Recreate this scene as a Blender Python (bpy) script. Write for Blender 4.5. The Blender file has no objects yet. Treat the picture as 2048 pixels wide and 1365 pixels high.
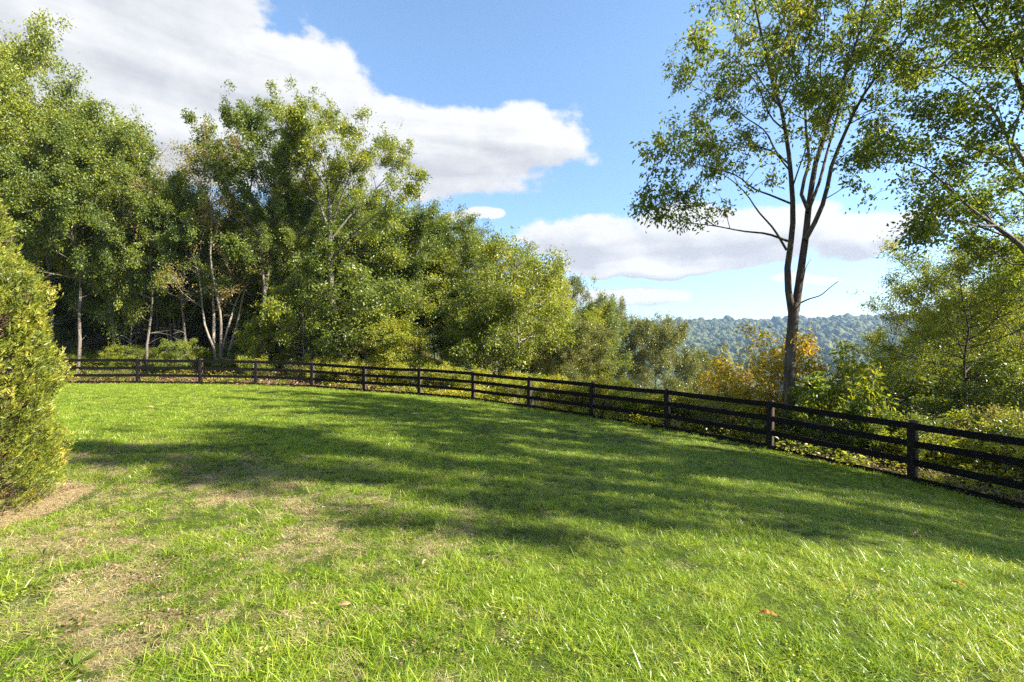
import bpy, math
import numpy as np
from mathutils import Vector

# ------------------------------------------------------------------ camera, sky, sun, exposure
SC = bpy.context.scene
COL = SC.collection
CAMZ = 1.55
FPX = 910.0                      # 16 mm lens on a 36 mm sensor, 2048 px wide
SUN_AZ, SUN_EL = 104.0, 37.0      # degrees clockwise from the view direction, above the horizon
EXPOSURE = 2.0

cam_d = bpy.data.cameras.new('camera')
cam_d.lens = 16.0
cam_d.sensor_width = 36.0
cam_d.clip_start = 0.05
cam_d.clip_end = 20000.0
cam = bpy.data.objects.new('camera', cam_d)
COL.objects.link(cam)
cam.location = (0, 0, CAMZ)
cam.rotation_euler = (math.radians(90), 0, 0)
SC.camera = cam

SC.view_settings.view_transform = 'Standard'
SC.view_settings.look = 'None'
SC.view_settings.gamma = 1.0
SC.view_settings.exposure = EXPOSURE
SC.render.engine = 'CYCLES'
cy = SC.cycles
cy.max_bounces = 9
cy.diffuse_bounces = 4
cy.glossy_bounces = 2
cy.transmission_bounces = 6
cy.transparent_max_bounces = 4
cy.volume_bounces = 0
cy.caustics_reflective = False
cy.caustics_refractive = False
cy.sample_clamp_indirect = 4.0
cy.use_adaptive_sampling = True
cy.adaptive_threshold = 0.01
cy.use_denoising = False
try:
    cy.denoiser = 'OPENIMAGEDENOISE'
    cy.denoising_input_passes = 'RGB_ALBEDO_NORMAL'
except Exception:
    pass

az, el = math.radians(SUN_AZ), math.radians(SUN_EL)
SUN = Vector((math.sin(az) * math.cos(el), math.cos(az) * math.cos(el), math.sin(el)))
sun_d = bpy.data.lights.new('sun', 'SUN')
sun_d.energy = 5.0
sun_d.angle = math.radians(0.53)
sun_d.color = (1.0, 0.93, 0.82)
sun = bpy.data.objects.new('sun', sun_d)
COL.objects.link(sun)
sun.rotation_euler = SUN.to_track_quat('Z', 'Y').to_euler()


class NT:
    """tiny helper to write node trees"""
    def __init__(self, tree):
        self.t = tree
        tree.nodes.clear()

    def n(self, kind, **kw):
        nd = self.t.nodes.new(kind)
        for k, v in kw.items():
            setattr(nd, k, v)
        return nd

    def put(self, sock, v):
        if hasattr(v, 'is_linked'):
            self.t.links.new(v, sock)
        elif v is not None:
            sock.default_value = v

    def math(self, op, a, b=None, c=None, clamp=False):
        nd = self.n('ShaderNodeMath', operation=op, use_clamp=clamp)
        for i, v in enumerate((a, b, c)):
            if v is not None:
                self.put(nd.inputs[i], v)
        return nd.outputs[0]

    def vec(self, op, a, b=None, out=0):
        nd = self.n('ShaderNodeVectorMath', operation=op)
        self.put(nd.inputs[0], a)
        if b is not None:
            self.put(nd.inputs[1], b)
        return nd.outputs['Value'] if op in ('LENGTH', 'DOT_PRODUCT') else nd.outputs[0]

    def noise(self, vec, scale, detail=4.0, rough=0.55, dist=0.0):
        nd = self.n('ShaderNodeTexNoise')
        if vec is not None:
            self.put(nd.inputs['Vector'], vec)
        nd.inputs['Scale'].default_value = scale
        nd.inputs['Detail'].default_value = detail
        nd.inputs['Roughness'].default_value = rough
        nd.inputs['Distortion'].default_value = dist
        return nd.outputs['Fac']

    def mapr(self, v, a, b, c=0.0, d=1.0, smooth=False):
        nd = self.n('ShaderNodeMapRange', interpolation_type='SMOOTHSTEP' if smooth else 'LINEAR')
        self.put(nd.inputs[0], v)
        for i, x in enumerate((a, b, c, d)):
            nd.inputs[i + 1].default_value = x
        return nd.outputs[0]

    def mix(self, f, a, b, blend='MIX'):
        nd = self.n('ShaderNodeMix', data_type='RGBA', blend_type=blend)
        self.put(nd.inputs[0], f)
        for s, v in ((nd.inputs[6], a), (nd.inputs[7], b)):
            if isinstance(v, tuple) and len(v) == 3:
                v = v + (1.0,)
            self.put(s, v)
        return nd.outputs[2]

    def ramp(self, f, stops):
        nd = self.n('ShaderNodeValToRGB')
        self.put(nd.inputs[0], f)
        e = nd.color_ramp.elements
        while len(e) < len(stops):
            e.new(0.5)
        for el_, (p, c) in zip(e, stops):
            el_.position = p
            el_.color = tuple(c) + (1.0,)
        return nd.outputs[0]


def build_world():
    w = bpy.data.worlds.new('World')
    SC.world = w
    w.use_nodes = True
    T = NT(w.node_tree)
    out = T.n('ShaderNodeOutputWorld')
    bg = T.n('ShaderNodeBackground')
    bg.inputs['Strength'].default_value = 0.07
    T.t.links.new(bg.outputs[0], out.inputs[0])
    sky = T.n('ShaderNodeTexSky', sky_type='NISHITA')
    sky.sun_disc = False
    sky.sun_elevation = el
    sky.sun_rotation = az
    sky.altitude = 300.0
    sky.air_density = 1.0
    sky.dust_density = 0.25
    sky.ozone_density = 1.6
    d = T.n('ShaderNodeTexCoord').outputs['Generated']
    d = T.vec('NORMALIZE', d)
    sx = T.n('ShaderNodeSeparateXYZ')
    T.put(sx.inputs[0], d)
    th = T.math('ARCTAN2', sx.outputs[0], sx.outputs[1])
    ph = T.math('ARCSINE', sx.outputs[2])
    st = T.vec('MULTIPLY', d, (1.0, 1.0, 1.5))
    warp = T.n('ShaderNodeTexNoise')
    T.put(warp.inputs['Vector'], st)
    warp.inputs['Scale'].default_value = 5.5
    warp.inputs['Detail'].default_value = 3.0
    wv = T.vec('MULTIPLY', T.vec('SUBTRACT', warp.outputs['Color'], (0.5, 0.5, 0.5)), (0.13, 0.075, 0.0))
    cv = T.n('ShaderNodeCombineXYZ')
    T.put(cv.inputs[0], th)
    T.put(cv.inputs[1], ph)
    tp = T.vec('ADD', cv.outputs[0], wv)
    blobs = [  # the cloud masses in view, as directions: x, y (on the picture grid), half sizes
        (110, 60, 600, 230), (230, -220, 520, 330), (560, 170, 240, 110), (820, 295, 370, 92),
        (700, 330, 300, 70), (1040, 285, 150, 70), (-250, 120, 500, 260), (250, 260, 420, 110),
        (970, 424, 46, 10), (925, 430, 30, 8), (1170, 478, 150, 58), (1390, 470, 190, 62), (1540, 462, 190, 62), (1715, 470, 130, 58),
        (1800, 445, 90, 24), (1330, 525, 290, 26), (1255, 592, 135, 24), (1610, 555, 60, 12)]

    def field(p):
        r = None
        for (x, y, a, b) in blobs:
            t0 = math.atan((x - 1024) / FPX)
            p0 = math.atan((682 - y) / FPX * math.cos(t0))
            ra = a / FPX * math.cos(min(abs(t0), 0.8)) ** 2
            rb = b / FPX * math.cos(t0) * math.cos(p0)
            q = T.vec('MULTIPLY', T.vec('SUBTRACT', p, (t0, p0, 0)), (1 / ra, 1 / rb, 0))
            v = T.math('SUBTRACT', 1.0, T.vec('LENGTH', q))
            r = v if r is None else T.math('MAXIMUM', r, v)
        return r
    f0 = field(tp)
    f1 = field(T.vec('ADD', tp, (0.015, 0.028, 0)))
    # elsewhere the sky carries scattered cumulus of the same kind
    outm = T.math('MAXIMUM', T.mapr(T.math('ABSOLUTE', th), 0.88, 1.1, smooth=True),
                  T.mapr(ph, 0.66, 0.85, smooth=True))
    gen = T.math('MULTIPLY', T.math('SUBTRACT', T.noise(st, 2.1, 2.0), 0.52), 3.2)
    gen = T.math('ADD', gen, T.math('MULTIPLY', T.math('SUBTRACT', outm, 1.0), 4.0))
    f0 = T.math('MAXIMUM', f0, gen)
    n1 = T.noise(st, 9.0, 9.0, 0.6)
    n1b = T.noise(T.vec('ADD', st, (0.02, 0.004, 0.03)), 9.0, 6.0, 0.6)
    band = T.noise(T.vec('MULTIPLY', d, (1.6, 1.6, 15.0)), 1.5, 3.0, 0.5, 0.4)
    n2 = T.noise(st, 30.0, 6.0, 0.6)
    dens = T.math('ADD', f0, T.math('MULTIPLY', T.math('SUBTRACT', n1, 0.5), 0.95))
    dens = T.math('ADD', dens, T.math('MULTIPLY', T.math('SUBTRACT', n2, 0.5), 0.3))
    alpha = T.mapr(dens, -0.02, 0.2, smooth=True)
    alpha = T.math('MULTIPLY', alpha, T.mapr(ph, 0.02, 0.085, 0.0, 1.0))
    top = T.math('MULTIPLY', T.math('SUBTRACT', f0, f1), 1.4)
    puff = T.math('MULTIPLY', T.math('SUBTRACT', n1, n1b), 1.5)
    bnd = T.math('MULTIPLY', T.math('SUBTRACT', band, 0.5), 2.1)
    thick = T.mapr(f0, 0.25, 0.7)
    bnd = T.math('MULTIPLY', bnd, T.mapr(f0, 0.1, 0.45))
    lum = T.math('ADD', T.math('ADD', top, puff), bnd)
    lum = T.math('ADD', lum, 0.66)
    lum = T.math('SUBTRACT', lum, T.math('MULTIPLY', thick, 0.25), clamp=True)
    cc = T.ramp(lum, [(0.0, (2.4, 2.5, 2.7)), (0.45, (2.9, 2.98, 3.1)), (1.0, (3.55, 3.58, 3.6))])
    # (values are radiance in the same unit as the sky node)
    sc_ = T.mix(1.0, sky.outputs[0], (1.08, 1.16, 1.16), 'MULTIPLY')
    # less white towards the horizon: clear autumn air, the same all round
    low = T.ramp(T.mapr(ph, 0.0, 0.55), [(0.0, (0.54, 0.57, 0.68)), (0.3, (0.77, 0.80, 0.90)), (1.0, (1.0, 1.0, 1.0))])
    sc_ = T.mix(1.0, sc_, low, 'MULTIPLY')
    fin = T.mix(alpha, sc_, cc)
    T.put(bg.inputs['Color'], fin)


build_world()

# ------------------------------------------------------------------ helpers
RNG = np.random.default_rng(7)


def unit(v):
    v = np.asarray(v, float)
    return v / np.maximum(np.linalg.norm(v, axis=-1, keepdims=True), 1e-9)


def W(x, y, Y):
    """a point of the place: azimuth and elevation read off the picture grid, at distance Y"""
    return np.array([(x - 1024) / FPX * Y, Y, CAMZ + (682 - y) / FPX * Y])


class Geo:
    def __init__(self):
        self.v, self.f, self.r, self.s, self.n = [], [], [], [], 0

    def add(self, V, F, rnd=0.5, smooth=False):
        V = np.asarray(V, np.float32).reshape(-1, 3)
        F = np.asarray(F, np.int32)
        self.v.append(V)
        self.f.append(F + self.n)
        self.n += len(V)
        self.r.append(np.broadcast_to(np.asarray(rnd, np.float32), (len(F),)))
        self.s.append(np.full(len(F), smooth))
        return self

    def mesh(self, name, mat):
        me = bpy.data.meshes.new(name)
        V = np.concatenate(self.v)
        lens = np.concatenate([np.full(len(f), f.shape[1]) for f in self.f]).astype(np.int32)
        loops = np.concatenate([f.ravel() for f in self.f]).astype(np.int32)
        me.vertices.add(len(V))
        me.vertices.foreach_set('co', V.ravel())
        me.loops.add(len(loops))
        me.loops.foreach_set('vertex_index', loops)
        me.polygons.add(len(lens))
        st = np.zeros(len(lens), np.int32)
        st[1:] = np.cumsum(lens)[:-1]
        me.polygons.foreach_set('loop_start', st)
        me.polygons.foreach_set('use_smooth', np.concatenate(self.s))
        a = me.attributes.new('rnd', 'FLOAT', 'FACE')
        a.data.foreach_set('value', np.concatenate(self.r))
        me.update(calc_edges=True)
        if mat:
            me.materials.append(mat)
        return me


def tubes(P, R, sides=6):
    """P (N,k,3) centre lines, R (N,k) radii -> vertices, quads"""
    P = np.asarray(P, float)
    R = np.asarray(R, float)
    N, k, _ = P.shape
    T_ = unit(np.gradient(P, axis=1))
    ref = np.where(np.abs(T_[:, :1, 2:3]) < 0.9, np.array([0, 0, 1.0]), np.array([1.0, 0, 0]))
    ref = np.broadcast_to(ref, T_.shape)
    u = unit(np.cross(T_, ref))
    v = np.cross(T_, u)
    a = np.arange(sides) * 2 * np.pi / sides
    V = P[:, :, None] + R[:, :, None, None] * (np.cos(a)[:, None] * u[:, :, None] + np.sin(a)[:, None] * v[:, :, None])
    i = np.arange(N)[:, None, None] * k * sides
    j = np.arange(k - 1)[None, :, None] * sides
    s = np.arange(sides)[None, None, :]
    s2 = (s + 1) % sides
    F = np.stack([i + j + s, i + j + s2, i + j + sides + s2, i + j + sides + s], -1).reshape(-1, 4)
    return V.reshape(-1, 3), F


def leaf_faces(P, A, Nn, L, Wd, bend=0.15, fold=0.12):
    A = unit(A)
    S = unit(np.cross(A, Nn))
    Nn = np.cross(S, A)
    L = L[:, None]
    Wd = Wd[:, None]
    b = P
    m = P + A * L * 0.45
    r = m + S * Wd * 0.5 + Nn * L * fold
    l = m - S * Wd * 0.5 + Nn * L * fold
    t = P + A * L - Nn * L * bend
    V = np.stack([b, r, t, l], 1).reshape(-1, 3)
    i = np.arange(len(P))[:, None] * 4
    F = np.concatenate([i + np.array([[0, 1, 2]]), i + np.array([[0, 2, 3]])], 1).reshape(-1, 3)
    return V, F


def resample(pts, k):
    pts = np.asarray(pts, float)
    s = np.concatenate([[0], np.cumsum(np.linalg.norm(np.diff(pts, axis=0), axis=1))])
    # Catmull-Rom through the points for a natural curve
    t = np.linspace(0, s[-1], k)
    out = np.zeros((k, 3))
    for c in range(3):
        m = np.gradient(pts[:, c], s) if len(pts) > 2 else np.full(len(pts), (pts[-1, c] - pts[0, c]) / s[-1])
        idx = np.clip(np.searchsorted(s, t, side='right') - 1, 0, len(s) - 2)
        h = s[idx + 1] - s[idx]
        x = (t - s[idx]) / h
        out[:, c] = ((2 * x**3 - 3 * x**2 + 1) * pts[idx, c] + (x**3 - 2 * x**2 + x) * h * m[idx]
                     + (-2 * x**3 + 3 * x**2) * pts[idx + 1, c] + (x**3 - x**2) * h * m[idx + 1])
    return out, s[-1]


def vnoise(x, y, seed=0):
    """smooth value noise, 0..1"""
    x = np.asarray(x, float)
    y = np.asarray(y, float)
    xi, yi = np.floor(x).astype(np.int64), np.floor(y).astype(np.int64)
    fx, fy = x - xi, y - yi
    fx, fy = fx * fx * (3 - 2 * fx), fy * fy * (3 - 2 * fy)

    def h(a, b):
        n = (a * 374761393 + b * 668265263 + seed * 974634777) & 0x7FFFFFFF
        n = ((n ^ (n >> 13)) * 1274126177) & 0x7FFFFFFF
        return ((n ^ (n >> 16)) & 0xFFFF) / 65535.0
    return ((h(xi, yi) * (1 - fx) + h(xi + 1, yi) * fx) * (1 - fy)
            + (h(xi, yi + 1) * (1 - fx) + h(xi + 1, yi + 1) * fx) * fy)


def fbm(x, y, o=4, seed=0):
    r, a, s = 0, 0.5, 0
    for i in range(o):
        r = r + a * vnoise(x * 2**i, y * 2**i, seed + i)
        s += a
        a *= 0.5
    return r / s


def link(name, me, parent=None, kind=None):
    o = bpy.data.objects.new(name, me)
    COL.objects.link(o)
    o.parent = parent
    if kind:
        o['kind'] = kind
    return o


def tag(o, label, cat, group=None):
    o['label'] = label
    o['category'] = cat
    if group:
        o['group'] = group
    return o


def thing(name, label, cat, loc=(0, 0, 0), rz=0.0, scale=(1, 1, 1), group=None):
    o = bpy.data.objects.new(name, None)
    COL.objects.link(o)
    o.empty_display_size = 0.3
    o.location = tuple(float(c) for c in loc)
    o.rotation_euler = (0, 0, rz)
    o.scale = scale
    return tag(o, label, cat, group)


# ------------------------------------------------------------------ materials
MATS = {}


def new_mat(name):
    m = bpy.data.materials.new(name)
    m.use_nodes = True
    T = NT(m.node_tree)
    out = T.n('ShaderNodeOutputMaterial')
    MATS[name] = m
    return m, T, out


def leaf_mat(name, stops, transl=0.4, rough=0.42, spec=0.5, tboost=(1.25, 1.2, 0.6), wr=(0.62, 0.16, 0.75), ns=0.55):
    m, T, out = new_mat(name)
    at = T.n('ShaderNodeAttribute', attribute_name='rnd').outputs['Fac']
    oi = T.n('ShaderNodeObjectInfo').outputs['Random']
    pos = T.n('ShaderNodeNewGeometry').outputs['Position']
    nz = T.noise(pos, ns, 2.0)
    f = T.math('ADD', T.math('MULTIPLY', at, wr[0]), T.math('MULTIPLY', oi, wr[1]))
    f = T.math('ADD', f, T.math('MULTIPLY', T.math('SUBTRACT', nz, 0.38), wr[2]), clamp=True)
    c = T.ramp(f, stops)
    p = T.n('ShaderNodeBsdfPrincipled')
    T.put(p.inputs['Base Color'], c)
    p.inputs['Roughness'].default_value = rough
    p.inputs['Specular IOR Level'].default_value = spec
    tr = T.n('ShaderNodeBsdfTranslucent')
    T.put(tr.inputs['Color'], T.mix(1.0, c, tboost, 'MULTIPLY'))
    mx = T.n('ShaderNodeMixShader')
    mx.inputs[0].default_value = transl
    T.t.links.new(p.outputs[0], mx.inputs[1])
    T.t.links.new(tr.outputs[0], mx.inputs[2])
    T.t.links.new(mx.outputs[0], out.inputs['Surface'])
    return m


leaf_mat('leaf_green', [(0.0, (0.07, 0.11, 0.012)), (0.4, (0.165, 0.21, 0.018)), (0.7, (0.3, 0.315, 0.025)), (1.0, (0.48, 0.4, 0.035))], transl=0.38)
leaf_mat('leaf_deep', [(0.0, (0.055, 0.1, 0.014)), (0.5, (0.14, 0.185, 0.018)), (0.8, (0.25, 0.275, 0.022)), (1.0, (0.4, 0.36, 0.035))], transl=0.38)
leaf_mat('leaf_lime', [(0.0, (0.143, 0.195, 0.017)), (0.5, (0.273, 0.312, 0.023)), (1.0, (0.494, 0.429, 0.040))], transl=0.5)
leaf_mat('leaf_olive', [(0.0, (0.078, 0.104, 0.023)), (0.5, (0.163, 0.182, 0.037)), (1.0, (0.312, 0.260, 0.052))], rough=0.36, spec=0.6)
leaf_mat('leaf_autumn', [(0.0, (0.16, 0.2, 0.025)), (0.35, (0.36, 0.31, 0.03)), (0.65, (0.56, 0.42, 0.035)), (0.85, (0.55, 0.27, 0.035)), (1.0, (0.42, 0.1, 0.04))], transl=0.5, tboost=(1.2, 1.05, 0.6))
leaf_mat('leaf_rust', [(0.0, (0.156, 0.156, 0.034)), (0.5, (0.260, 0.208, 0.046)), (0.8, (0.338, 0.195, 0.057)), (1.0, (0.429, 0.169, 0.069))])
leaf_mat('leaf_backlit', [(0.0, (0.065, 0.111, 0.014)), (0.4, (0.130, 0.189, 0.021)), (0.75, (0.273, 0.286, 0.025)), (1.0, (0.468, 0.338, 0.034))], transl=0.52)
leaf_mat('leaf_brush', [(0.0, (0.169, 0.208, 0.023)), (0.4, (0.325, 0.338, 0.029)), (0.8, (0.546, 0.468, 0.040)), (1.0, (0.572, 0.312, 0.046))], transl=0.45)
leaf_mat('blade_green', [(0.0, (0.065, 0.13, 0.01)), (0.35, (0.15, 0.25, 0.014)), (0.65, (0.27, 0.37, 0.02)), (0.9, (0.43, 0.45, 0.06)), (1.0, (0.56, 0.49, 0.2))], transl=0.45, rough=0.36, spec=0.5, wr=(0.72, 0.18, 0.6), ns=1.3)
leaf_mat('blade_straw', [(0.0, (0.2, 0.16, 0.075)), (0.4, (0.38, 0.31, 0.14)), (0.75, (0.55, 0.45, 0.23)), (1.0, (0.26, 0.3, 0.05))], transl=0.25, tboost=(1, 1, 1))
leaf_mat('litter', [(0.0, (0.09, 0.05, 0.025)), (0.5, (0.2, 0.12, 0.06)), (1.0, (0.34, 0.22, 0.11))], transl=0.2, tboost=(1, 1, 1))
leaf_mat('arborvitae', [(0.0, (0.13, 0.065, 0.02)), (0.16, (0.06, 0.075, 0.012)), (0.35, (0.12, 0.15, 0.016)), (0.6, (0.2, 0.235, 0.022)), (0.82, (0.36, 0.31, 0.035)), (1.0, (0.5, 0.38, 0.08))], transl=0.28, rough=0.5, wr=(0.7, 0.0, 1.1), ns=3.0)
leaf_mat('far_leaf', [(0.0, (0.016, 0.032, 0.01)), (0.4, (0.036, 0.056, 0.013)), (0.7, (0.068, 0.082, 0.018)), (0.92, (0.12, 0.125, 0.026)), (1.0, (0.13, 0.09, 0.03))], transl=0.0, rough=0.8, spec=0.2, wr=(0.22, 0.6, 0.8), ns=0.012)


def bark_mat(name, a, b, scale=9.0):
    m, T, out = new_mat(name)
    pos = T.n('ShaderNodeTexCoord').outputs['Object']
    st = T.vec('MULTIPLY', pos, (1, 1, 0.22))
    n = T.noise(st, scale, 6.0, 0.65, 0.4)
    pch = T.noise(pos, 1.3, 3.0)
    c = T.mix(T.mapr(n, 0.35, 0.68), a, b)
    c = T.mix(T.mapr(pch, 0.5, 0.75, 0, 0.5), c, (0.21, 0.2, 0.165))
    p = T.n('ShaderNodeBsdfPrincipled')
    T.put(p.inputs['Base Color'], c)
    p.inputs['Roughness'].default_value = 0.9
    p.inputs['Specular IOR Level'].default_value = 0.2
    bp = T.n('ShaderNodeBump')
    bp.inputs['Strength'].default_value = 1.0
    bp.inputs['Distance'].default_value = 0.06
    T.put(bp.inputs['Height'], n)
    T.t.links.new(bp.outputs[0], p.inputs['Normal'])
    T.t.links.new(p.outputs[0], out.inputs['Surface'])
    return m


bark_mat('bark_grey', (0.075, 0.06, 0.048), (0.2, 0.17, 0.14))
bark_mat('bark_pale', (0.13, 0.11, 0.085), (0.33, 0.29, 0.23), 7.0)
bark_mat('bark_dark', (0.035, 0.027, 0.02), (0.11, 0.085, 0.065))
bark_mat('bark_brown', (0.06, 0.032, 0.02), (0.15, 0.085, 0.05))


def wood_mat(name, a, b, wear):
    m, T, out = new_mat(name)
    tc = T.n('ShaderNodeTexCoord').outputs['Object']
    oi = T.n('ShaderNodeObjectInfo').outputs['Random']
    cx = T.n('ShaderNodeCombineXYZ')
    T.put(cx.inputs[0], T.math('MULTIPLY', oi, 37.0))
    p0 = T.vec('ADD', tc, cx.outputs[0])
    g = T.noise(T.vec('MULTIPLY', p0, (1.2, 30.0, 30.0) if name == 'rail_wood' else (30, 30, 1.2)), 2.0, 5.0, 0.6)
    w = T.noise(p0, 4.0, 5.0, 0.65)
    c = T.mix(g, a, b)
    c = T.mix(T.mapr(w, 0.55, 0.8, 0.0, 0.8), c, wear)
    p = T.n('ShaderNodeBsdfPrincipled')
    T.put(p.inputs['Base Color'], c)
    p.inputs['Roughness'].default_value = 0.85
    p.inputs['Specular IOR Level'].default_value = 0.12
    bp = T.n('ShaderNodeBump')
    bp.inputs['Strength'].default_value = 0.5
    bp.inputs['Distance'].default_value = 0.004
    T.put(bp.inputs['Height'], g)
    T.t.links.new(bp.outputs[0], p.inputs['Normal'])
    T.t.links.new(p.outputs[0], out.inputs['Surface'])
    return m


wood_mat('rail_wood', (0.005, 0.0042, 0.0038), (0.011, 0.009, 0.0075), (0.018, 0.014, 0.011))
wood_mat('trim_wood', (0.008, 0.0065, 0.0055), (0.02, 0.016, 0.013), (0.036, 0.03, 0.024))
wood_mat('post_wood', (0.03, 0.025, 0.019), (0.085, 0.068, 0.05), (0.06, 0.05, 0.04))


def soil_mat(name, cols, sc=3.0):
    m, T, out = new_mat(name)
    pos = T.n('ShaderNodeNewGeometry').outputs['Position']
    n1 = T.noise(pos, sc, 8.0, 0.7)
    n2 = T.noise(pos, 0.35, 4.0)
    n3 = T.noise(pos, 60.0, 3.0, 0.7)
    f = T.math('ADD', T.math('MULTIPLY', n1, 0.55), T.math('MULTIPLY', n2, 0.25))
    f = T.math('ADD', f, T.math('MULTIPLY', n3, 0.25))
    c = T.ramp(T.mapr(f, 0.32, 0.72), cols)
    p = T.n('ShaderNodeBsdfPrincipled')
    T.put(p.inputs['Base Color'], c)
    p.inputs['Roughness'].default_value = 0.95
    p.inputs['Specular IOR Level'].default_value = 0.1
    bp = T.n('ShaderNodeBump')
    bp.inputs['Strength'].default_value = 0.8
    bp.inputs['Distance'].default_value = 0.03
    T.put(bp.inputs['Height'], T.math('ADD', n1, n3))
    T.t.links.new(bp.outputs[0], p.inputs['Normal'])
    T.t.links.new(p.outputs[0], out.inputs['Surface'])
    return m


soil_mat('forest_floor', [(0.0, (0.035, 0.03, 0.014)), (0.4, (0.08, 0.06, 0.026)), (0.7, (0.12, 0.085, 0.036)), (1.0, (0.07, 0.085, 0.022))])


def lawn_mat():
    m, T, out = new_mat('lawn_soil')
    pos = T.n('ShaderNodeNewGeometry').outputs['Position']
    dry = T.n('ShaderNodeAttribute', attribute_name='dry').outputs['Fac']
    n1 = T.noise(pos, 9.0, 6.0, 0.7)
    n3 = T.noise(pos, 90.0, 4.0, 0.75)
    green = T.ramp(n3, [(0.3, (0.02, 0.03, 0.006)), (0.6, (0.055, 0.075, 0.014)), (0.8, (0.12, 0.12, 0.035))])
    brown = T.ramp(n3, [(0.3, (0.09, 0.06, 0.03)), (0.5, (0.22, 0.16, 0.08)), (0.7, (0.4, 0.32, 0.17))])
    c = T.mix(T.mapr(T.math('ADD', T.math('ADD', T.math('MULTIPLY', dry, 0.8), T.math('MULTIPLY', T.math('SUBTRACT', n1, 0.5), 2.2)), T.math('MULTIPLY', T.math('SUBTRACT', n3, 0.5), 1.0)), 0.2, 0.75, smooth=True), green, brown)
    p = T.n('ShaderNodeBsdfPrincipled')
    T.put(p.inputs['Base Color'], c)
    p.inputs['Roughness'].default_value = 0.95
    p.inputs['Specular IOR Level'].default_value = 0.1
    bp = T.n('ShaderNodeBump')
    bp.inputs['Strength'].default_value = 0.8
    bp.inputs['Distance'].default_value = 0.02
    T.put(bp.inputs['Height'], n3)
    T.t.links.new(bp.outputs[0], p.inputs['Normal'])
    T.t.links.new(p.outputs[0], out.inputs['Surface'])


lawn_mat()
M = MATS

# ------------------------------------------------------------------ the land
# fence posts: azimuth read on the picture grid, apparent rail spacing, height of the lowest rail
_fp = [(131, 44.3, 762.5), (275.5, 44.2, 762.2), (400, 44.1, 763.6), (511, 44.1, 765.4), (623.5, 44.5, 769.8),
       (728, 45.7, 778), (838, 47.4, 784.5), (946, 49.8, 794.2), (1057.5, 54.6, 809.3), (1183, 62.0, 828.2),
       (1333.5, 71.8, 851.3), (1539, 85.7, 888.4), (1823.5, 105.9, 951.2)]
RAIL_H = 1.16
POSTS = []
for (x, hp, y4) in _fp:
    Y = FPX * RAIL_H / hp
    POSTS.append(((x - 1024) / FPX * Y, Y, CAMZ - (y4 - 682) / FPX * Y - 0.145))
_l = POSTS[0]
POSTS = [(_l[0] - 6.1, _l[1] + 0.2, _l[2] + 0.1), (_l[0] - 3.05, _l[1] + 0.1, _l[2] + 0.05)] + POSTS
_r = POSTS[-1]
POSTS += [(_r[0] + 0.5, _r[1] - 3.0, _r[2] + 0.12), (_r[0] + 0.85, _r[1] - 6.0, _r[2] + 0.3), (_r[0] + 1.0, _r[1] - 9.0, _r[2] + 0.5)]
POSTS = np.array(POSTS)

_ctl = np.array([list(p) for p in POSTS] + [(0, 0, 0.0), (-4.5, 4, -0.08), (4, 2.0, -0.28), (-7, 0, 0.12), (6, -3, -0.35),
                                            (0, -10, 0.45), (-18, 4, 0.1), (-28, -8, 0.7), (-4, 12, -0.5), (2.0, 8, -0.72)])


def _tps_fit(c):
    n = len(c)
    d = np.linalg.norm(c[:, None, :2] - c[None, :, :2], axis=-1)
    K = np.where(d > 0, d**2 * np.log(np.maximum(d, 1e-9)), 0) + np.eye(n) * 2.0
    P_ = np.c_[np.ones(n), c[:, :2]]
    A = np.block([[K, P_], [P_.T, np.zeros((3, 3))]])
    return np.linalg.solve(A, np.r_[c[:, 2], np.zeros(3)])


_tw = _tps_fit(_ctl)


def lawn_h(x, y):
    x = np.asarray(x, float)
    y = np.asarray(y, float)
    r = _tw[len(_ctl)] + _tw[len(_ctl) + 1] * x + _tw[len(_ctl) + 2] * y
    for i, c in enumerate(_ctl):
        d2 = (x - c[0])**2 + (y - c[1])**2
        r = r + _tw[i] * np.where(d2 > 0, 0.5 * d2 * np.log(np.maximum(d2, 1e-12)), 0)
    return r


FEN = np.vstack([[-70, 30], POSTS[:, :2], [9.9, -12], [9.9, -60]])


def fence_near(x, y):
    """distance to the fence line (positive outside the lawn), nearest point"""
    x = np.asarray(x, float).ravel()
    y = np.asarray(y, float).ravel()
    best = np.full(x.shape, 1e18)
    sg = np.ones(x.shape)
    nx, ny = x.copy(), y.copy()
    for a, b in zip(FEN[:-1], FEN[1:]):
        d = b - a
        t = np.clip(((x - a[0]) * d[0] + (y - a[1]) * d[1]) / (d @ d), 0, 1)
        px, py = a[0] + t * d[0], a[1] + t * d[1]
        q = (x - px)**2 + (y - py)**2
        m = q < best
        best[m] = q[m]
        cr = d[0] * (y - a[1]) - d[1] * (x - a[0])
        sg[m] = np.sign(cr)[m]
        nx[m], ny[m] = px[m], py[m]
    return np.sqrt(best) * np.where(sg == 0, 1, sg), nx, ny


_th_k = np.radians([-180, -120, -70, -45, -26, -16, -8, 0, 8, 16, 30, 38, 46, 60, 90, 140, 180])
_sl_k = np.array([0.02, 0.03, 0.10, 0.20, 0.21, 0.13, 0.0, -0.16, -0.27, -0.33, -0.33, -0.24, -0.12, -0.06, -0.04, 0.0, 0.02])
_far_r = np.array([0, 60, 140, 260, 420, 600, 760, 900, 1150, 1500, 1800, 2600, 6000])
_far_h = np.array([-3, -18, -42, -70, -78, -62, -36, -40, -6, 46, 53, 50, 45])


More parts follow.
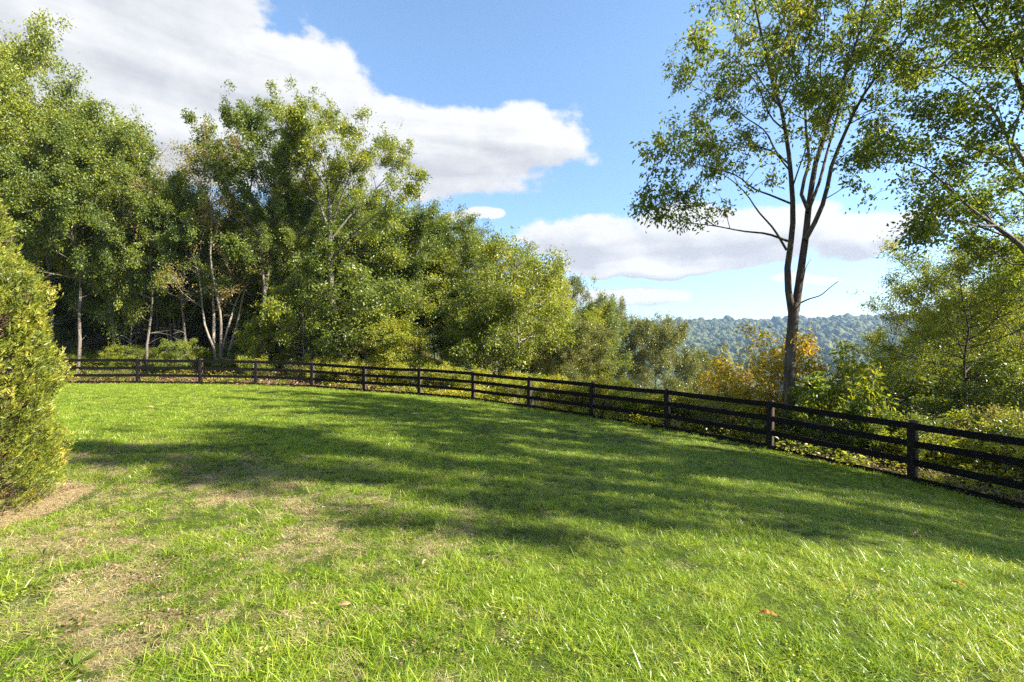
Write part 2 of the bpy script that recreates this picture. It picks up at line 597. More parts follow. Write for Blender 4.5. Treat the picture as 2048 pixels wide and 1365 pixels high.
def ground_h(x, y):
    shp = np.shape(x)
    x = np.asarray(x, float).ravel()
    y = np.asarray(y, float).ravel()
    d, nx, ny = fence_near(x, y)
    nx = np.clip(nx, -34, 11)
    ny = np.clip(ny, -11, 30)
    out = np.maximum(d, 0)
    xi = np.where(d > 0, nx, np.clip(x, -34, 11))
    yi = np.where(d > 0, ny, np.clip(y, -11, 30))
    base = lawn_h(xi, yi)
    th = np.arctan2(x, y)
    r = np.hypot(x, y)
    sl = np.interp(th, _th_k, _sl_k)
    o2 = out * out / (out + 5.0)
    near = base + sl * np.minimum(o2, 70.0)
    far = np.interp(r, _far_r, _far_h) + 1.5
    und = (fbm(x / 260 + 3, y / 260 + 7, 3, 5) - 0.5)
    far = far + und * np.interp(r, [0, 200, 600, 900, 1400, 1600, 3000], [0, 14, 30, 44, 26, 8, 8])
    side = np.interp(np.degrees(th), [-60, -20, 0, 12, 50, 80], [0.0, 0.08, 0.8, 1, 1, 0.5])
    far = near * (1 - side) + far * side
    k = np.clip((r - 45) / 110.0, 0, 1)
    k = k * k * (3 - 2 * k)
    h = near * (1 - k) + far * k
    h = h + np.minimum(out, 3) / 3 * (fbm(x / 4.0, y / 4.0, 3, 11) - 0.5) * 0.35
    return h.reshape(shp)


def gz(x, y):
    return float(ground_h(np.array([x]), np.array([y]))[0])


def px_ground(x, y):
    """where the sight line of a picture-grid point meets the lawn"""
    Y = np.linspace(1.2, 40, 800)
    X = (x - 1024) / FPX * Y
    z = CAMZ - (y - 682) / FPX * Y
    h = lawn_h(X, Y)
    i = int(np.argmax(z < h))
    return np.array([X[i], Y[i], h[i]])


def build_land():
    nr, na = 230, 420
    r = np.concatenate([[0], np.geomspace(1.0, 1950, nr - 1)])
    a = np.linspace(-np.pi, np.pi, na, endpoint=False)
    # finer towards the view
    a = a - 0.55 * np.sin(a)
    Rg, Ag = np.meshgrid(r, a, indexing='ij')
    X, Y = Rg * np.sin(Ag), Rg * np.cos(Ag)
    Z = ground_h(X, Y)
    d, _, _ = fence_near(X, Y)
    d = d.reshape(X.shape)
    Z = np.where(d < 0, Z - 0.10, Z)     # lies below the lawn sheet
    i = np.arange(nr - 1)[:, None] * na
    j = np.arange(na)[None, :]
    j2 = (j + 1) % na
    F = np.stack([i + j, i + na + j, i + na + j2, i + j2], -1).reshape(-1, 4)[:, ::-1]
    g = Geo().add(np.stack([X, Y, Z], -1), F, 0.5, True)
    link('terrain', g.mesh('terrain', M['forest_floor']), None, 'structure')
    # lawn sheet inside the fence
    F0 = np.vstack([POSTS[:, :2], [9.85, -8.0]])
    s = np.concatenate([[0], np.cumsum(np.linalg.norm(np.diff(F0, axis=0), axis=1))])
    u = np.linspace(0, s[-1], 200)
    fx, fy = np.interp(u, s, F0[:, 0]), np.interp(u, s, F0[:, 1])
    q = np.linspace(-29.5, 9.85, 200)
    v = np.linspace(0, 1, 120)[:, None]
    X = fx * (1 - v) + q * v
    Y = fy * (1 - v) + (-8.0) * v
    Z = lawn_h(X, Y)
    n = 200
    i = np.arange(119)[:, None] * n
    j = np.arange(n - 1)[None, :]
    F = np.stack([i + j, i + n + j, i + n + j + 1, i + j + 1], -1).reshape(-1, 4)
    g = Geo().add(np.stack([X, Y, Z], -1), F, 0.5, True)
    me = g.mesh('lawn', M['lawn_soil'])
    at = me.attributes.new('dry', 'FLOAT', 'POINT')
    at.data.foreach_set('value', dry_mask(X.ravel(), Y.ravel()).astype(np.float32))
    link('lawn', me, None, 'structure')


_dry = [(px_ground(x, y), r) for x, y, r in (
    (270, 930, 0.9), (420, 985, 0.8), (500, 965, 0.7), (190, 905, 0.9), (250, 1150, 0.5), (420, 1160, 0.55), (640, 1110, 0.45),
    (330, 1290, 0.5), (180, 1235, 0.4), (540, 1290, 0.35), (100, 1060, 0.7), (20, 1100, 0.6), (240, 1340, 0.4), (680, 1230, 0.3), (450, 1235, 0.4))]


def dry_mask(x, y):
    s = np.zeros_like(x)
    for p, r in _dry:
        s = np.maximum(s, np.exp(-(((x - p[0]) / r)**2 + ((y - p[1]) / r)**2)))
    n = fbm(x * 2.2, y * 2.2, 4, 21)
    zone = np.clip((-0.2 - x) / 2.2, 0, 1) * np.clip((7.5 - y) / 3.0, 0, 1) * np.clip((y + 3) / 2, 0, 1)
    v = s * 0.24 + zone * 0.07 + (n - 0.5) * 1.2 + (fbm(x * 9, y * 9, 2, 77) - 0.5) * 0.9
    v = np.where(zone + s < 0.05, (n - 0.66) * 1.2, v)
    q = px_ground(-10, 1052)     # bare soil below the evergreen
    v = np.where(np.hypot(x - q[0] + 0.80, y - q[1] - 0.35) < 1.0 + 0.5 * (n - 0.5), 0.95, v)
    return np.clip(v, 0, 1)


build_land()

# ------------------------------------------------------------------ fence


def build_fence():
    f = thing('board_fence', 'long black four-board fence curving around the lawn', 'fence', POSTS[2])
    o0 = np.array(POSTS[2])
    rg = np.random.default_rng(3)
    n = len(POSTS)
    tan = np.zeros((n, 2))
    for i in range(n):
        a, b = POSTS[max(i - 1, 0), :2], POSTS[min(i + 1, n - 1), :2]
        tan[i] = (b - a) / np.linalg.norm(b - a)
    nrm = np.stack([-tan[:, 1], tan[:, 0]], 1)   # away from the lawn

    def box(x0, x1, y0, y1, z0, z1, bev=0.006, seg=1):
        """chamfered box along x"""
        prof = np.array([(y0 + bev, z0), (y1 - bev, z0), (y1, z0 + bev), (y1, z1 - bev), (y1 - bev, z1), (y0 + bev, z1), (y0, z1 - bev), (y0, z0 + bev)])
        xs = np.linspace(x0, x1, seg + 1)
        V = np.array([(x, p[0], p[1]) for x in xs for p in prof])
        F = [[k * 8 + i, k * 8 + (i + 1) % 8, k * 8 + 8 + (i + 1) % 8, k * 8 + 8 + i] for k in range(seg) for i in range(8)]
        return V, np.array(F), np.array([list(range(8))[::-1], [seg * 8 + i for i in range(8)]])

    for i in range(n):
        p = POSTS[i]
        ang = math.atan2(tan[i, 1], tan[i, 0])
        rz = ang + rg.normal(0, 0.02)
        hgt = RAIL_H + 0.145 + 0.035 + rg.uniform(-0.01, 0.02)
        # square post with a weathered, chamfered head
        w = 0.062
        ring = lambda s, z: [(-s, -s, z), (s, -s, z), (s, s, z), (-s, s, z)]
        V = np.array(ring(w, -0.5) + ring(w, hgt - 0.02) + ring(w - 0.014, hgt))
        V[:, 1] += w + 0.003
        V[4:, :] += rg.normal(0, 0.002, (8, 3))
        F = [[k * 4 + j, k * 4 + (j + 1) % 4, k * 4 + 4 + (j + 1) % 4, k * 4 + 4 + j] for k in range(2) for j in range(4)] + [[8, 9, 10, 11]]
        po = link('post', Geo().add(V, F).mesh('post', M['post_wood']), f)
        po.location = tuple(p - o0)
        po.rotation_euler = (rg.normal(0, 0.008), rg.normal(0, 0.008), rz)
        # flat trim board over the rail ends, on the lawn side
        V, F, C = box(0.0, RAIL_H + 0.145 + rg.uniform(-0.006, 0.004), -0.07, 0.07, -0.012, 0.012, 0.004)
        V = np.stack([V[:, 1], V[:, 2] - 0.040, V[:, 0] - 0.03], 1)
        to = link('trim_board', Geo().add(V, F).add(V, C).mesh('trim_board', M['trim_wood']), f)
        to.location = tuple(p - o0)
        to.rotation_euler = (0, rg.normal(0, 0.008), rz)
    for i in range(n - 1):
        a, b = POSTS[i], POSTS[i + 1]
        L = np.linalg.norm(b - a)
        for k in range(4):
            z = 0.145 + RAIL_H * k / 3.0
            hw = 0.145
            V, F, C = box(0.004, L - 0.004, -0.0115, 0.0115, -hw, 0.0, 0.004, 4)
            t = V[:, 0] / L
            V[:, 2] += np.sin(t * np.pi) * rg.normal(-0.004, 0.011) + rg.normal(0, 0.004)
            V[:, 1] += np.sin(t * np.pi) * rg.normal(0, 0.006) - 0.0135
            d = (b - a) / L
            # keep faces upright: x along the bay, y level, z up
            X = V[:, 0:1] * d
            h = np.array([-d[1], d[0], 0]) / np.hypot(d[0], d[1])
            # local frame of the rail so the grain follows it
            o = link('rail', Geo().add(V, F).add(V, C).mesh('rail', M['rail_wood']), f)
            o.location = tuple(a - o0 + np.array([0, 0, z + rg.normal(0, 0.005)]))
            o.rotation_euler = (0, -math.asin(d[2]), math.atan2(d[1], d[0]))


build_fence()

# ------------------------------------------------------------------ trees


class Tree:
    """limbs -> branches -> twigs -> leaves, all in one trunk mesh and one crown mesh"""
    def __init__(self, seed):
        self.g = np.random.default_rng(seed)
        self.slim = 1.0
        self.limbs = []          # (pts, r0, r1, leafy_from or None)

    def limb(self, pts, r0, r1, leafy=0.3, sides=7, k=None):
        pts = np.asarray(pts, float)
        k = k or max(6, min(16, 2 * len(pts) + 2))
        P, L = resample(pts, k)
        self.limbs.append((P, r0, r1, leafy, L, sides))
        return P

    def build(self, leaves, leaf_len, bark, leafm, sec_len=0.42, sec_gap=0.45, twigs=5, twig_len=0.55, up=0.35, leaf_w=0.55,
              spread=0.34, droop=0.35, sec_max=3.0, flat=0.0, clump=1.2, minlen=0.5):
        g = self.g
        tr, cr = Geo(), Geo()
        secP, secR = [], []
        for (P, r0, r1, leafy, L, sides) in self.limbs:
            t = np.linspace(0, 1, len(P))
            R = r0 + (r1 - r0) * t**0.8
            V, F = tubes(P[None], R[None], sides)
            tr.add(V, F, g.random(), True)
            if leafy is None:
                continue
            n = max(3, int(L * (1 - leafy) / sec_gap))
            ts = leafy + (1 - leafy) * (np.arange(n) + g.random(n)) / n
            ts = np.append(ts, [0.985, 0.99])
            q = np.clip(ts, 0, 0.995) * (len(P) - 1)
            i = np.minimum(q.astype(int), len(P) - 2)
            fr = (q - i)[:, None]
            B = P[i] * (1 - fr) + P[i + 1] * fr
            D = unit(P[i + 1] - P[i])
            rnd = unit(g.normal(size=(len(ts), 3)))
            perp = unit(rnd - (rnd * D).sum(1, keepdims=True) * D)
            perp[:, 2] *= (1 - flat)
            ang = np.where(ts > 0.97, g.uniform(0.1, 0.5, len(ts)), g.uniform(0.55, 1.15, len(ts)))[:, None]
            dr = unit(D * np.cos(ang) + perp * np.sin(ang) + np.array([0, 0, up * 0.5]))
            ln = np.minimum(sec_len * L * (1.05 - 0.6 * ts), sec_max) * g.uniform(0.55, 1.25, len(ts))
            ln = np.maximum(ln, minlen)[:, None]
            tt = np.array([0, 0.3, 0.65, 1.0])
            Q = B[:, None] + dr[:, None] * (ln * tt)[:, :, None]
            wob = g.normal(size=Q.shape) * 0.06 * ln[:, :, None] * tt[None, :, None]
            Q = Q + wob + (tt**2)[None, :, None] * ln[:, :, None] * np.array([0, 0, up]) * 0.55
            secP.append(Q)
            rb = (r0 + (r1 - r0) * ts**0.8)
            rs = np.minimum(np.minimum(rb * 0.6, 0.011 * ln[:, 0] + 0.006), 0.06)
            secR.append(rs[:, None] * np.array([1, 0.75, 0.5, 0.25]))
        Q = np.concatenate(secP)
        R = np.concatenate(secR)
        V, F = tubes(Q, R, 4)
        tr.add(V, F, 0.5, True)
        # twigs
        n = len(Q)
        t = 0.25 + 0.75 * (np.arange(twigs)[None] + g.random((n, twigs))) / twigs
        t[:, -1] = 0.99
        q = t * 3
        i = np.minimum(q.astype(int), 2)
        fr = (q - i)[..., None]
        ar = np.arange(n)[:, None]
        B = Q[ar, i] * (1 - fr) + Q[ar, i + 1] * fr
        D = unit(Q[ar, i + 1] - Q[ar, i])
        rnd = unit(g.normal(size=D.shape))
        rnd[..., 2] *= (1 - flat)
        dr = unit(D * 0.5 + rnd * 1.05 + np.array([0, 0, up * 0.2]))
        ln = twig_len * g.uniform(0.6, 1.3, (n, twigs))[..., None]
        E = B + dr * ln + np.array([0, 0, -0.12]) * ln
        B, E = B.reshape(-1, 3), E.reshape(-1, 3)
        mid = (B + E) / 2 + np.array([0, 0, 0.05]) * twig_len
        r = 0.0055 + 0.004 * twig_len
        V, F = tubes(np.stack([B, mid, E], 1), np.broadcast_to(np.array([r, r * 0.7, r * 0.35]), (len(B), 3)), 3)
        tr.add(V, F, 0.5, True)
        # leaves gather round the twigs
        nt = len(B)
        wgt = g.gamma(clump, 1.0, nt)
        idx = g.choice(nt, leaves, p=wgt / wgt.sum())
        tt = np.clip(g.beta(2.2, 1.1, leaves), 0, 1)[:, None] * 1.06
        ax = E[idx] - B[idx]
        off = g.normal(size=(leaves, 3)) * spread * twig_len
        off[:, 2] *= (1 - 0.6 * flat)
        P = B[idx] + ax * tt + off
        A = unit(unit(ax) * 0.5 + g.normal(size=(leaves, 3)) * 0.75 + np.array([0, 0, -droop]))
        N_ = unit(g.normal(size=(leaves, 3)) * (0.95 - 0.5 * flat) + np.array([0.25, 0, 0.6]))
        L = leaf_len * g.uniform(0.6, 1.25, leaves)
        tw = g.random(nt)
        rr = np.clip(0.55 * g.random(leaves) + 0.45 * tw[idx], 0, 1)
        V, F = leaf_faces(P, A, N_, L, L * leaf_w * g.uniform(0.8, 1.2, leaves))
        cr.add(V, F, np.repeat(rr, 2))
        return tr.mesh('trunk', M[bark]), cr.mesh('crown', M[leafm])


def measured(pair):
    v = np.zeros(len(pair[1].vertices) * 3, np.float32)
    pair[1].vertices.foreach_get('co', v)
    return pair, float(np.percentile(v[2::3], 99.6))


def auto_tree(seed, H, R, cb, nl, leaves, leaf_len, bark, leafm, lean=(0, 0), stems=1, r0=None, rise=0.5, prof=0.42, bare=0, sec_gap=0.5, **kw):
    T_ = Tree(seed)
    g = T_.g
    r0 = r0 or 0.0075 * H + 0.03
    ga = 2.399963
    for s in range(stems):
        sa = g.uniform(0, 6.28)
        so = 0 if stems == 1 else R * g.uniform(0.35, 0.75)
        Hs = H * (1 if s == 0 else g.uniform(0.78, 0.97))
        z = np.linspace(0, 1, 8)
        wob = np.cumsum(g.normal(size=(8, 2)), 0) * 0.011 * H
        wob -= wob[0]
        base = np.array([0.0, 0.0]) if s == 0 else g.normal(size=2) * 0.14
        pts = np.stack([base[0] + wob[:, 0] + (lean[0] * H + so * math.cos(sa)) * z**1.3, base[1] + wob[:, 1] + (lean[1] * H + so * math.sin(sa)) * z**1.3, z * Hs * 0.90], 1)
        pts[0, 2] = -0.5
        rs = r0 if stems == 1 else r0 * g.uniform(0.55, 0.8)
        P = T_.limb(pts, rs, rs * 0.12, 0.82, 9 if stems == 1 else 7, 16)
        # root flare
        n = max(4, int(nl / stems))
        hs = cb + (0.97 - cb) * ((np.arange(n) + g.random(n) * 0.7) / n)**0.85
        for j, hh in enumerate(hs):
            zz = hh * Hs * 0.90
            i = int(np.clip(np.searchsorted(P[:, 2], zz) - 1, 0, len(P) - 2))
            f = (zz - P[i, 2]) / max(P[i + 1, 2] - P[i, 2], 1e-6)
            b = P[i] * (1 - f) + P[i + 1] * f
            u = (hh - cb) / (1 - cb)
            w = math.sqrt(max(0.06, 1 - ((u - prof) / (0.64 if u > prof else max(prof, 0.2) + 0.25))**2))
            L = R * w * g.uniform(0.72, 1.15) / (1 if stems == 1 else 1.5)
            a = j * ga + g.normal(0, 0.35) + s * 1.3
            elv = rise * (0.35 + 0.7 * u) + g.normal(0, 0.1)
            d = np.array([math.cos(a) * math.cos(elv), math.sin(a) * math.cos(elv), math.sin(elv)])
            k = np.linspace(0, 1, 5)[:, None]
            c = b + d * L * k + np.array([0, 0, 0.16 * L]) * k**2 + np.cumsum(g.normal(size=(5, 3)), 0) * 0.035 * L * k
            rb = min(rs * (1 - 0.85 * hh) * 0.62, 0.03 + 0.018 * L)
            T_.limb(c, rb, 0.012, 0.28, 5, 7)
        for j in range(bare):
            zz = g.uniform(0.15, max(cb, 0.3)) * Hs
            i = int(np.clip(np.searchsorted(P[:, 2], zz) - 1, 0, len(P) - 2))
            a = g.uniform(0, 6.28)
            L = g.uniform(0.6, 2.2)
            e = g.uniform(-0.1, 0.7)
            d = np.array([math.cos(a) * math.cos(e), math.sin(a) * math.cos(e), math.sin(e)])
            T_.limb(P[i] + d * L * np.array([[0], [0.4], [1]]) + g.normal(size=(3, 3)) * 0.06 * np.array([[0], [1], [1]]), 0.035, 0.008, None, 4, 5)
    return measured(T_.build(leaves, leaf_len, bark, leafm, sec_gap=sec_gap, **kw))


def plant(proto, name, label, cat, X, Y, H=None, top=None, wid=None, rz=None, group=None, sink=0.1):
    (tm, cm), H0 = proto
    z = gz(X, Y)
    if top is not None:
        H = CAMZ + (682 - top) / FPX * Y - z
    H = H or H0
    s = H / H0
    sx = s if wid is None else wid
    o = thing(name, label, cat, (X, Y, z - sink), RNG.uniform(0, 6.28) if rz is None else rz, (sx, sx, s), group)
    link('trunk', tm, o)
    link('crown', cm, o, 'stuff')
    return o


# --- prototypes
P_OAK = auto_tree(11, 17, 5.4, 0.30, 42, 66000, 0.16, 'bark_grey', 'leaf_green', bare=4, rise=0.55)
P_TALL = auto_tree(12, 16, 4.1, 0.42, 34, 44000, 0.155, 'bark_grey', 'leaf_deep', bare=6, rise=0.7)
P_MID = auto_tree(13, 12, 4.2, 0.24, 34, 48000, 0.155, 'bark_grey', 'leaf_deep', bare=3, sec_gap=0.45)
P_LIME = auto_tree(14, 11, 4.0, 0.12, 34, 42000, 0.15, 'bark_grey', 'leaf_lime', sec_gap=0.45)
P_SPARSE = auto_tree(15, 14, 5.0, 0.30, 30, 12000, 0.12, 'bark_pale', 'leaf_rust', stems=5, r0=0.16, bare=0, rise=0.95)
P_OLIVE = auto_tree(16, 12, 4.4, 0.06, 38, 46000, 0.165, 'bark_dark', 'leaf_olive', sec_gap=0.42)
P_COLUMN = auto_tree(17, 13, 2.7, 0.08, 36, 32000, 0.165, 'bark_dark', 'leaf_deep', rise=0.8, sec_gap=0.42)
P_SAP = auto_tree(18, 5.0, 2.3, 0.16, 18, 9000, 0.15, 'bark_grey', 'leaf_deep', flat=0.45, r0=0.05, sec_gap=0.33, rise=0.3, twig_len=0.45, leaf_w=0.62)
P_SAPL = auto_tree(19, 4.3, 1.8, 0.12, 20, 11000, 0.12, 'bark_dark', 'leaf_lime', r0=0.045, sec_gap=0.3, stems=3, twig_len=0.4, leaf_w=0.5)
P_SLIM = auto_tree(20, 7.5, 2.3, 0.24, 22, 12000, 0.15, 'bark_pale', 'leaf_green', r0=0.07, sec_gap=0.36, flat=0.3, bare=4)
P_YEL = auto_tree(21, 8.6, 4.2, 0.18, 28, 42000, 0.105, 'bark_dark', 'leaf_backlit', r0=0.12, sec_gap=0.38, flat=0.35, rise=0.32, twig_len=0.5)


def at(px, Y):
    return (px - 1024) / FPX * Y


# --- the tree standing alone behind the fence, its limbs one by one
def limb_px(T_, pts, Y0, base, r0, r1, leafy, dz0=0.0, dz1=0.0, sides=7):
    pts = np.asarray(pts, float)
    k = np.linspace(0, 1, len(pts))
    out = [W(p[0], p[1], Y0 + dz0 + (dz1 - dz0) * t) - base for p, t in zip(pts, k)]
    return T_.limb(out, r0 * T_.slim, r1 * T_.slim, leafy, sides)


def lone_tree():
    Y0 = 13.6
    X0 = at(1578, Y0)
    base = np.array([X0, Y0, gz(X0, Y0) - 0.2])
    T_ = Tree(31)
    T_.slim = 0.52
    g = T_.g
    yb = 682 - (base[2] - CAMZ) / Y0 * FPX
    limb_px(T_, [(1576, yb + 14), (1577, 860), (1579, 760), (1582, 690), (1586, 640), (1587, 606)], Y0, base, 0.34, 0.27, None, sides=14)
    L = lambda *a, **k: limb_px(T_, a[0], Y0, base, *a[1:], **k)
    L([(1583, 622), (1576, 575), (1575, 530), (1584, 470), (1586, 420), (1583, 370), (1580, 330), (1572, 270), (1562, 215), (1545, 165), (1530, 100), (1512, 20), (1500, -70)], 0.20, 0.03, 0.55, 0, -1.2, sides=10)
    L([(1590, 622), (1597, 575), (1603, 530), (1611, 475), (1616, 425), (1622, 380), (1630, 330), (1645, 285), (1662, 225), (1690, 150), (1720, 60), (1738, -30), (1745, -80)], 0.235, 0.03, 0.5, 0, 1.0, sides=10)
    L([(1610, 480), (1632, 440), (1650, 395), (1662, 335), (1688, 270), (1722, 198), (1770, 130), (1812, 78), (1870, 0), (1900, -50)], 0.14, 0.025, 0.42, 0, -0.8, sides=8)
    L([(1615, 425), (1640, 360), (1650, 320), (1672, 240), (1690, 160), (1700, 80), (1690, -20)], 0.10, 0.02, 0.3, 0, 2.2)
    L([(1616, 420), (1602, 385), (1618, 330), (1612, 260), (1610, 190), (1620, 100), (1610, 0), (1600, -60)], 0.11, 0.02, 0.3, 0, 1.8)
    L([(1600, 606), (1618, 598), (1640, 591), (1660, 575), (1676, 563)], 0.05, 0.015, None, 0, -0.8, sides=6)
    L([(1606, 560), (1614, 530), (1622, 518)], 0.03, 0.012, None, 0, -0.3, sides=5)
    L([(1575, 482), (1535, 468), (1490, 463), (1430, 452), (1375, 445), (1340, 436)], 0.075, 0.012, 0.5, 0, -1.0)
    L([(1430, 452), (1390, 425), (1350, 412), (1318, 405)], 0.03, 0.01, 0.2, -0.8, -1.6)
    L([(1573, 500), (1545, 455), (1518, 425), (1490, 385), (1455, 355), (1415, 335), (1380, 330)], 0.07, 0.012, 0.55, 0, 1.6)
    L([(1584, 408), (1540, 390), (1505, 376), (1475, 352), (1430, 338), (1380, 325), (1345, 318)], 0.065, 0.012, 0.3, 0, -2.4)
    L([(1580, 330), (1553, 305), (1530, 262), (1495, 238), (1450, 205), (1400, 180), (1370, 165)], 0.06, 0.012, 0.25, 0, 2.4)
    L([(1572, 262), (1540, 232), (1515, 170), (1470, 120), (1425, 95)], 0.05, 0.012, 0.25, -0.5, -2.6)
    L([(1560, 215), (1520, 160), (1480, 90), (1450, 20), (1440, -40)], 0.05, 0.012, 0.2, -0.5, 1.5)
    L([(1550, 180), (1560, 110), (1580, 40), (1570, -40)], 0.05, 0.012, 0.2, -0.5, 1.8)
    L([(1582, 345), (1540, 300), (1490, 290), (1430, 280), (1375, 262)], 0.05, 0.012, 0.25, 0, 0.8)
    L([(1666, 330), (1700, 300), (1740, 275), (1755, 262)], 0.03, 0.01, 0.3, 0, -1.5)
    L([(1650, 398), (1680, 380), (1708, 352), (1730, 325)], 0.03, 0.01, 0.2, 0, -1.0)
    L([(1722, 198), (1745, 170), (1800, 150), (1830, 150)], 0.03, 0.01, 0.2, 0, 1.4)
    L([(1662, 225), (1640, 150), (1650, 60), (1640, -30)], 0.05, 0.012, 0.2, 0.6, -1.5)
    L([(1690, 150), (1740, 80), (1770, 10), (1790, -60)], 0.05, 0.012, 0.2, 0.8, 2.4)
    L([(1583, 380), (1600, 330), (1625, 260), (1640, 200)], 0.05, 0.012, 0.3, 0, -2.8)
    L([(1560, 210), (1590, 150), (1620, 60), (1640, 0)], 0.04, 0.012, 0.2, 0, -2.2)
    L([(1770, 130), (1800, 60), (1800, -10), (1790, -60)], 0.04, 0.012, 0.2, -0.3, -1.8)
    tm, cm = T_.build(29000, 0.135, 'bark_dark', 'leaf_backlit', sec_len=0.42, sec_gap=0.3, twigs=4, twig_len=0.38, up=0.3, leaf_w=0.42, spread=0.26, droop=0.6, sec_max=1.2, minlen=0.4, clump=2.4)
    o = thing('broadleaf_tree', 'tall forked tree standing alone, a bare dead branch low on its trunk', 'tree', base)
    link('trunk', tm, o)
    link('crown', cm, o, 'stuff')


lone_tree()


def right_tree():
    Y0 = 11.2
    X0 = at(2105, Y0)
    base = np.array([X0, Y0, gz(X0, Y0) - 0.2])
    T_ = Tree(32)
    T_.slim = 0.6
    g = T_.g
    L = lambda *a, **k: limb_px(T_, a[0], Y0, base, *a[1:], **k)
    yb = 682 - (base[2] - CAMZ) / Y0 * FPX
    L([(2105, yb + 16), (2100, 800), (2098, 680), (2095, 560), (2085, 440), (2070, 330), (2062, 230), (2068, 100), (2060, -40), (2050, -200), (2040, -330)], 0.36, 0.05, 0.7, 0, 0, sides=12)
    L([(2098, 580), (2040, 490), (1990, 452), (1935, 412), (1893, 372), (1850, 335), (1810, 322)], 0.14, 0.012, 0.3, 0, -0.6)
    L([(1990, 452), (1940, 450), (1900, 440), (1870, 455)], 0.05, 0.012, 0.2, -0.3, -1.0)
    L([(2085, 440), (2045, 320), (2010, 265), (1970, 200), (1925, 165), (1880, 140), (1840, 130)], 0.13, 0.012, 0.3, 0, 1.2)
    L([(2080, 400), (2020, 330), (1960, 300), (1910, 285), (1870, 262)], 0.10, 0.012, 0.25, 0, -1.4)
    L([(2066, 240), (2030, 150), (1990, 80), (1950, 20), (1930, -50)], 0.12, 0.015, 0.25, 0, -1.5)
    L([(2066, 160), (2010, 90), (1960, 90), (1900, 60), (1860, 40)], 0.09, 0.012, 0.2, 0, 2.4)
    L([(2062, 20), (2000, -60), (1940, -110), (1880, -140)], 0.1, 0.012, 0.2, 0, 0.5)
    L([(2060, -40), (2000, -150), (1950, -250)], 0.09, 0.012, 0.2, 0, -2)
    for k in range(16):   # limbs that turn away out of the picture or towards us
        yy = g.uniform(-200, 480)
        tx = g.uniform(1900, 2480)
        L([(2072, yy + 60), ((2072 + tx) / 2, yy - 10), (tx, yy - 60 + g.normal(0, 20))], 0.08, 0.012, 0.2, 0, g.choice([-1, 1]) * g.uniform(1.5, 4.5))
    L([(2070, 420), (2030, 380), (1990, 400), (1960, 420)], 0.05, 0.01, 0.2, 0, 2.0)
    L([(2080, 520), (2030, 530), (1985, 500), (1950, 490)], 0.05, 0.01, 0.2, 0, 1.6)
    tm, cm = T_.build(110000, 0.095, 'bark_grey', 'leaf_backlit', sec_len=0.5, sec_gap=0.3, twigs=6, twig_len=0.4, up=0.15, leaf_w=0.6, spread=0.3, droop=0.3, sec_max=1.8, minlen=0.5, clump=2.2)
    o = thing('broadleaf_tree', 'big tree with a dense dark crown overhanging the fence from the far right', 'tree', base)
    link('trunk', tm, o)
    link('crown', cm, o, 'stuff')


right_tree()


def wood_edge_tree(px, Y0, limbs, leaves, seed, label, leafm='leaf_green', bark='bark_grey', leaf=0.17, **kw):
    X0 = at(px, Y0)
    base = np.array([X0, Y0, gz(X0, Y0) - 0.2])
    T_ = Tree(seed)
    T_.slim = 0.62
    yb = 682 - (base[2] - CAMZ) / Y0 * FPX
    for l in limbs:
        pts = [(p[0], yb + 8 if p[1] == 'b' else (p[1] if p[1] > 440 else 440 - (440 - p[1]) * 0.83)) for p in l[0]]
        limb_px(T_, pts, Y0, base, *l[1:])
    a = dict(sec_len=0.5, sec_gap=0.42, twigs=5, twig_len=0.5, up=0.25, leaf_w=0.5, sec_max=1.9, spread=0.3)
    a.update(kw)
    tm, cm = T_.build(leaves, leaf, bark, leafm, **a)
    o = thing('broadleaf_tree', label, 'tree', base, group='trees along the edge of the wood')
    link('trunk', tm, o)
    link('crown', cm, o, 'stuff')


wood_edge_tree(670, 28.0, [
    ([(670, 'b'), (668, 700), (666, 620), (661, 540), (660, 455)], 0.33, 0.22, None, 0, 0, 11),
    ([(660, 470), (640, 405), (615, 345), (598, 290), (582, 245), (572, 215)], 0.14, 0.02, 0.25, 0, -2),
    ([(660, 460), (657, 390), (650, 320), (640, 260), (628, 205), (622, 188)], 0.16, 0.02, 0.25, 0, 1),
    ([(662, 460), (678, 400), (700, 330), (712, 270), (716, 235)], 0.13, 0.02, 0.25, 0, -1.5),
    ([(662, 480), (700, 430), (740, 380), (775, 335), (795, 310)], 0.12, 0.02, 0.25, 0, 2),
    ([(662, 520), (705, 470), (750, 430), (795, 380)], 0.10, 0.02, 0.3, 0, -2.5),
    ([(660, 500), (625, 450), (590, 405), (560, 370)], 0.10, 0.02, 0.3, 0, 2.5),
    ([(658, 420), (680, 330), (672, 260), (668, 215)], 0.09, 0.02, 0.25, 0, 3),
    ([(652, 360), (620, 300), (600, 240), (602, 205)], 0.08, 0.02, 0.2, 0, -3),
    ([(690, 390), (730, 330), (760, 290), (770, 265)], 0.08, 0.02, 0.2, 0, 3),
    ([(640, 405), (600, 370), (570, 320), (560, 290)], 0.08, 0.02, 0.2, 0, 0),
    ([(668, 640), (630, 610), (590, 600), (560, 612)], 0.05, 0.012, 0.4, 0, -1.5),
    ([(668, 655), (700, 640), (735, 640)], 0.04, 0.012, 0.5, 0, -1),
], 42000, 41, 'tall vase-shaped tree with grey trunk forking high above the fence', leaf=0.15)

